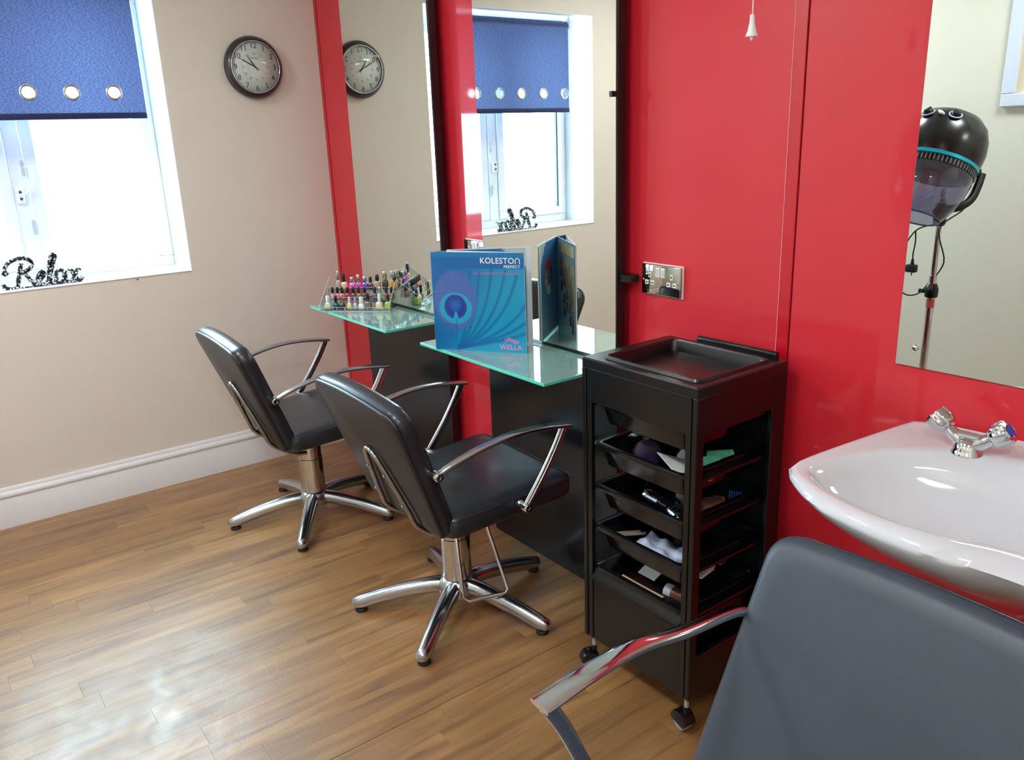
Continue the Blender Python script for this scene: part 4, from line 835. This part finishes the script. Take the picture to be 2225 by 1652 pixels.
Bk=[(713.7,'A8A08C','silver',.019,.040,.011,.040,'tall taupe polish with slim silver cap, first in the back row'),(727,'E8B49A','black',.024,.034,.013,.038,'peach polish with tall black cap in the back row'),
(745,'D060A8','silver',.024,.030,.016,.024,'bright pink polish with wide silver cap in the back row'),(758.6,'C838A8','silver',.020,.030,.014,.034,'magenta polish with taller silver cap in the back row'),
(773,'8030B0','silver',.024,.030,.017,.026,'violet polish with wide silver cap in the back row'),(786,'5A2040','black',.022,.030,.014,.024,'wine polish with black cap in the back row'),
(801,'B89878','black',.024,.036,.017,.028,'beige polish with wide black cap in the back row'),(818,'3A2822','gold',.024,.042,.017,.036,'dark brown polish with tall gold cap in the back row'),
(834,'C89038','silver',.022,.044,.012,.034,'golden polish with slim silver cap in the back row'),(848,'D8A088','black',.020,.030,.013,.024,'light tan polish with black cap at the right end of the back row')]
for a in F_: bottle(0,a[0],a[1],a[2],*a[3:7],a[7])
for a in Mi: bottle(1,a[0],a[1],a[2],.019,.026,.0125,.026,a[3])
for a in Bk: bottle(2,a[0],a[1],a[2],*a[3:7],a[7])
# ================================================================== HOOD DRYER (seen in the wall mirror)
DX,DY=1.93,-1.98
hd=thing('hood_dryer',(DX,DY,0),0,'black hood dryer with teal band and clear visor on a chrome pole','hair dryer')
bm=BM(); lathe(bm,[(.0165,.08),(.0165,.80)],seg=20); lathe(bm,[(.0125,.80),(.0125,1.18)],seg=20); mk(bm,'pole',chrome,hd,smooth=40)
bm=BM(); lathe(bm,[(.0175,.655),(.0175,.695)],seg=20); mk(bm,'warning_label',M('label_red','C05048',.5,noise=.2,nscale=90),hd,smooth=40)
bm=BM(); lathe(bm,[(.020,.70),(.028,.705),(.029,.74),(.020,.765)],seg=20); tube(bm,[(-.02,0,.725),(-.055,.0,.725)],[.006,.011],10); mk(bm,'height_clamp',blackg,hd,smooth=40)
for k in range(5):
    a=math.radians(20+72*k); rot=Matrix.Rotation(a,4,'Z'); bm=BM(); tube(bm,cr([(.02,0,.085),(.12,0,.078),(.27,0,.060)],4),[(.018,.014)]*9,10); T(bm,bm.verts,rot); lg=mk(bm,'base_leg',chrome,hd,smooth=60)
    bm=BM(); lathe(bm,[(.015,-.009),(.025,-.009),(.026,0),(.025,.009),(.015,.009)],seg=16,mat=rot@Matrix.Translation((.27,0,.0265))@Matrix.Rotation(PI/2,4,'X')); box(bm,(.262,-.006,.03),(.278,.006,.062),mat=rot); mk(bm,'castor',blackr,lg,smooth=40)
# hood frame: right / toward-mirror axes
rt=Vector((.594,-.805,0)); fw=Vector((.805,.594,0)); 
ax_=(Vector((0,0,1))*.92+rt*.38-fw*.22).normalized(); xx=rt-ax_*rt.dot(ax_); xx.normalize(); yy=ax_.cross(xx)
HM=Matrix((xx,yy,ax_)).transposed().to_4x4(); HM.translation=Vector((0,0,1.285))+rt*(-.055)+fw*.02
if yy.dot(fw)<0: yfront=-1
else: yfront=1
def HL(prof,seg=48,ell=1.0,caps=True,name='x',mat=None,parent=hd,sm=60):
    bm=BM(); lathe(bm,prof,seg=seg,caps=caps); T(bm,bm.verts,HM); return mk(bm,name,mat,parent,smooth=sm)
HL([(.164,.0),(.172,.03),(.175,.07),(.168,.12),(.150,.165),(.118,.200),(.070,.222),(.02,.228),(.002,.228)],name='hood_shell',mat=M('hood_black','0E0F11',.24,noise=.1,bump=.04,bscale=300),caps=False)
HL([(.166,-.012),(.1705,-.010),(.1705,.004),(.166,.006)],name='teal_band',mat=M('teal_plastic','1AA0B8',.25,.3,noise=.05))
HL([(.150,-.045),(.162,-.040),(.1655,-.012),(.155,-.010)],name='vent_ring',mat=blackp)
for k in range(64):
    a=2*PI*k/64
    if math.sin(a)*yfront<.1: continue
    bm=BM(); box(bm,(.1615,-.0022,-.038),(.1665,.0022,-.014),mat=HM@Matrix.Rotation(a,4,'Z')); mk(bm,'vent_rib',M('rib_grey','6A6E74',.4,noise=.05),hd)
visor=mixmat('smoked_visor','B4B4CC',.07,.02,'7C7C98',.10)
HL([(.160,-.034),(.163,-.06),(.152,-.12),(.132,-.18),(.108,-.225),(.098,-.237)],caps=False,name='visor',mat=visor)
HL([(.0985,-.236),(.1005,-.239),(.0985,-.243),(.096,-.240),(.0985,-.236)],caps=False,name='visor_rim',mat=M('visor_edge','55557A',.2,noise=.05))
# control panel + knobs
def onhood(ang,z,r): 
    return HM@Vector((r*math.cos(ang),r*math.sin(ang),z))
fa=yfront*(PI/2+.75); 
for da,nm in ((-.38*yfront,'control_knob'),(.34*yfront,'control_knob')):
    a=fa+da; d=(HM.to_3x3()@Vector((math.cos(a)*.75,math.sin(a)*.75,.66))).normalized(); q=d.to_track_quat('Z','Y').to_matrix().to_4x4(); q.translation=onhood(a,.160,.150)
    bm=BM(); T(bm,lathe(bm,[(.026,.0),(.027,.004),(.022,.005),(.022,.0)],seg=24),q); rg_=mk(bm,'dial_ring',M('lilac_print','A8A8C8',.4,noise=.03),hd,smooth=40)
    bm=BM(); T(bm,lathe(bm,[(.019,.0),(.018,.014),(.015,.017),(.002,.017)],seg=20),q); T(bm,box(bm,(-.004,-.018,.010),(.004,.018,.023),bev=.002),q); mk(bm,nm,blackp,hd,smooth=40)
a=fa-.02*yfront; d=(HM.to_3x3()@Vector((math.cos(a)*.75,math.sin(a)*.75,.66))).normalized(); q=frameM(onhood(a,.166,.152),xx,ax_.lerp(-(yy*yfront),.6).normalized()); 
bm=BM(); T(bm,box(bm,(-.011,-.017,-.002),(.011,.017,.006),bev=.002),q); sw=mk(bm,'power_switch',ivory,hd)
bm=BM(); T(bm,box(bm,(-.006,-.010,.005),(.006,.010,.009),bev=.001),q); mk(bm,'switch_lamp',M('switch_red','C8402A',.4,noise=.05),sw)
# yoke arm, hose and cord
P0=HM@Vector((.196,0,.03)); bm=BM(); q=xx.to_track_quat('Z','Y').to_matrix().to_4x4(); q.translation=HM@Vector((.165,0,.03)); T(bm,lathe(bm,[(.020,0),(.022,.010),(.016,.024)],seg=20),q); mk(bm,'pivot',blackp,hd,smooth=40)
bm=BM(); blade(bm,cr([P0+xx*.006,P0+xx*.008-ax_*.06,P0-xx*.0-ax_*.12,P0-xx*.04-ax_*.17,P0-xx*.10-ax_*.205-fw*.03,Vector((0,0,1.06))],5),(.030,.034),(.026,.030),up=tuple(fw)); mk(bm,'yoke_arm',blackp,hd,smooth=50)
bm=BM(); lathe(bm,[(.018,1.02),(.026,1.03),(.028,1.08),(.020,1.12)],seg=20); mk(bm,'pole_head',blackp,hd,smooth=40)
bm=BM(); tube(bm,cr([P0-ax_*.03,P0-ax_*.16-xx*.01,P0-ax_*.28-xx*.08,Vector((.03,-.02,.86)),Vector((-.02,.0,.76)),Vector((-.05,.02,.715)),Vector((-.09,.05,.71)),Vector((-.12,.08,.76)),Vector((-.11,.08,.90)),Vector((-.07,.06,1.0)),Vector((0,.03,1.03))],6),.0032,8)
tube(bm,cr([Vector((-.07,.06,1.0)),Vector((-.066,.06,.95)),Vector((-.07,.062,.90)),Vector((-.068,.062,.87))],4),.0032,8); mk(bm,'power_cord',blackr,hd,smooth=60)
bm=BM(); box(bm,(-.095,.045,.815),(-.048,.075,.85),bev=.006); tube(bm,[(-.070,.06,.848),(-.069,.062,.875)],[.009,.005],10)
mk(bm,'plug',blackr,hd,smooth=40)
bm=BM(); box(bm,(-.074,.05,.80),(-.069,.056,.816)); mk(bm,'plug_pin',brushed,hd)
# picture frame and wall pieces on the far wall (seen in mirrors)
pf=thing('picture_frame',(2.285,Y1,1.513),0,'pale picture frame hanging on the cream wall behind the hood dryer','picture')
bm=BM(); 
for a,c in (((-.36,.001,0),(.36,.025,.055)),((-.36,.001,.745),(.36,.025,.80)),((-.36,.001,.055),(-.305,.025,.745)),((.305,.001,.055),(.36,.025,.745))): box(bm,a,c,bev=.004)
mk(bm,'frame',M('pale_grey_frame','C9D2E2',.35,noise=.02),pf)
bm=BM(); box(bm,(-.305,.004,.055),(.305,.010,.745)); mk(bm,'mount',M('cream_mount','DCD3BA',.7,noise=.04,nscale=5),pf)
bm=BM(); box(bm,(-.20,.010,.17),(.20,.012,.62)); mk(bm,'print',M('grey_print','A9A79C',.6,noise=.35,nscale=6),pf)
wl=thing('wire_wall_rack',(.22,Y1+.03,1.0),PI/2,'dark wire lattice rack on the far cream wall, faintly reflected in red panel','rack')
bm=BM()
for k in range(-3,4):
    tube(bm,[(0,k*.05-.12,.0),(0,k*.05+.0,.32)],.003,6); tube(bm,[(.004,k*.05+.12,.0),(.004,k*.05+.0,.32)],.003,6)
tube(bm,cr([(0,-.2,.30),(0,-.12,.42),(0,-.04,.36),(0,.04,.36),(0,.12,.44),(0,.2,.34)],6),.004,6)
mk(bm,'lattice',wirem,wl,smooth=60)
for y in (-.15,.15):
    bm=BM(); tube(bm,[(-.028,y,.30),(.004,y,.30)],.004,8); mk(bm,'wall_fixing',wirem,wl)
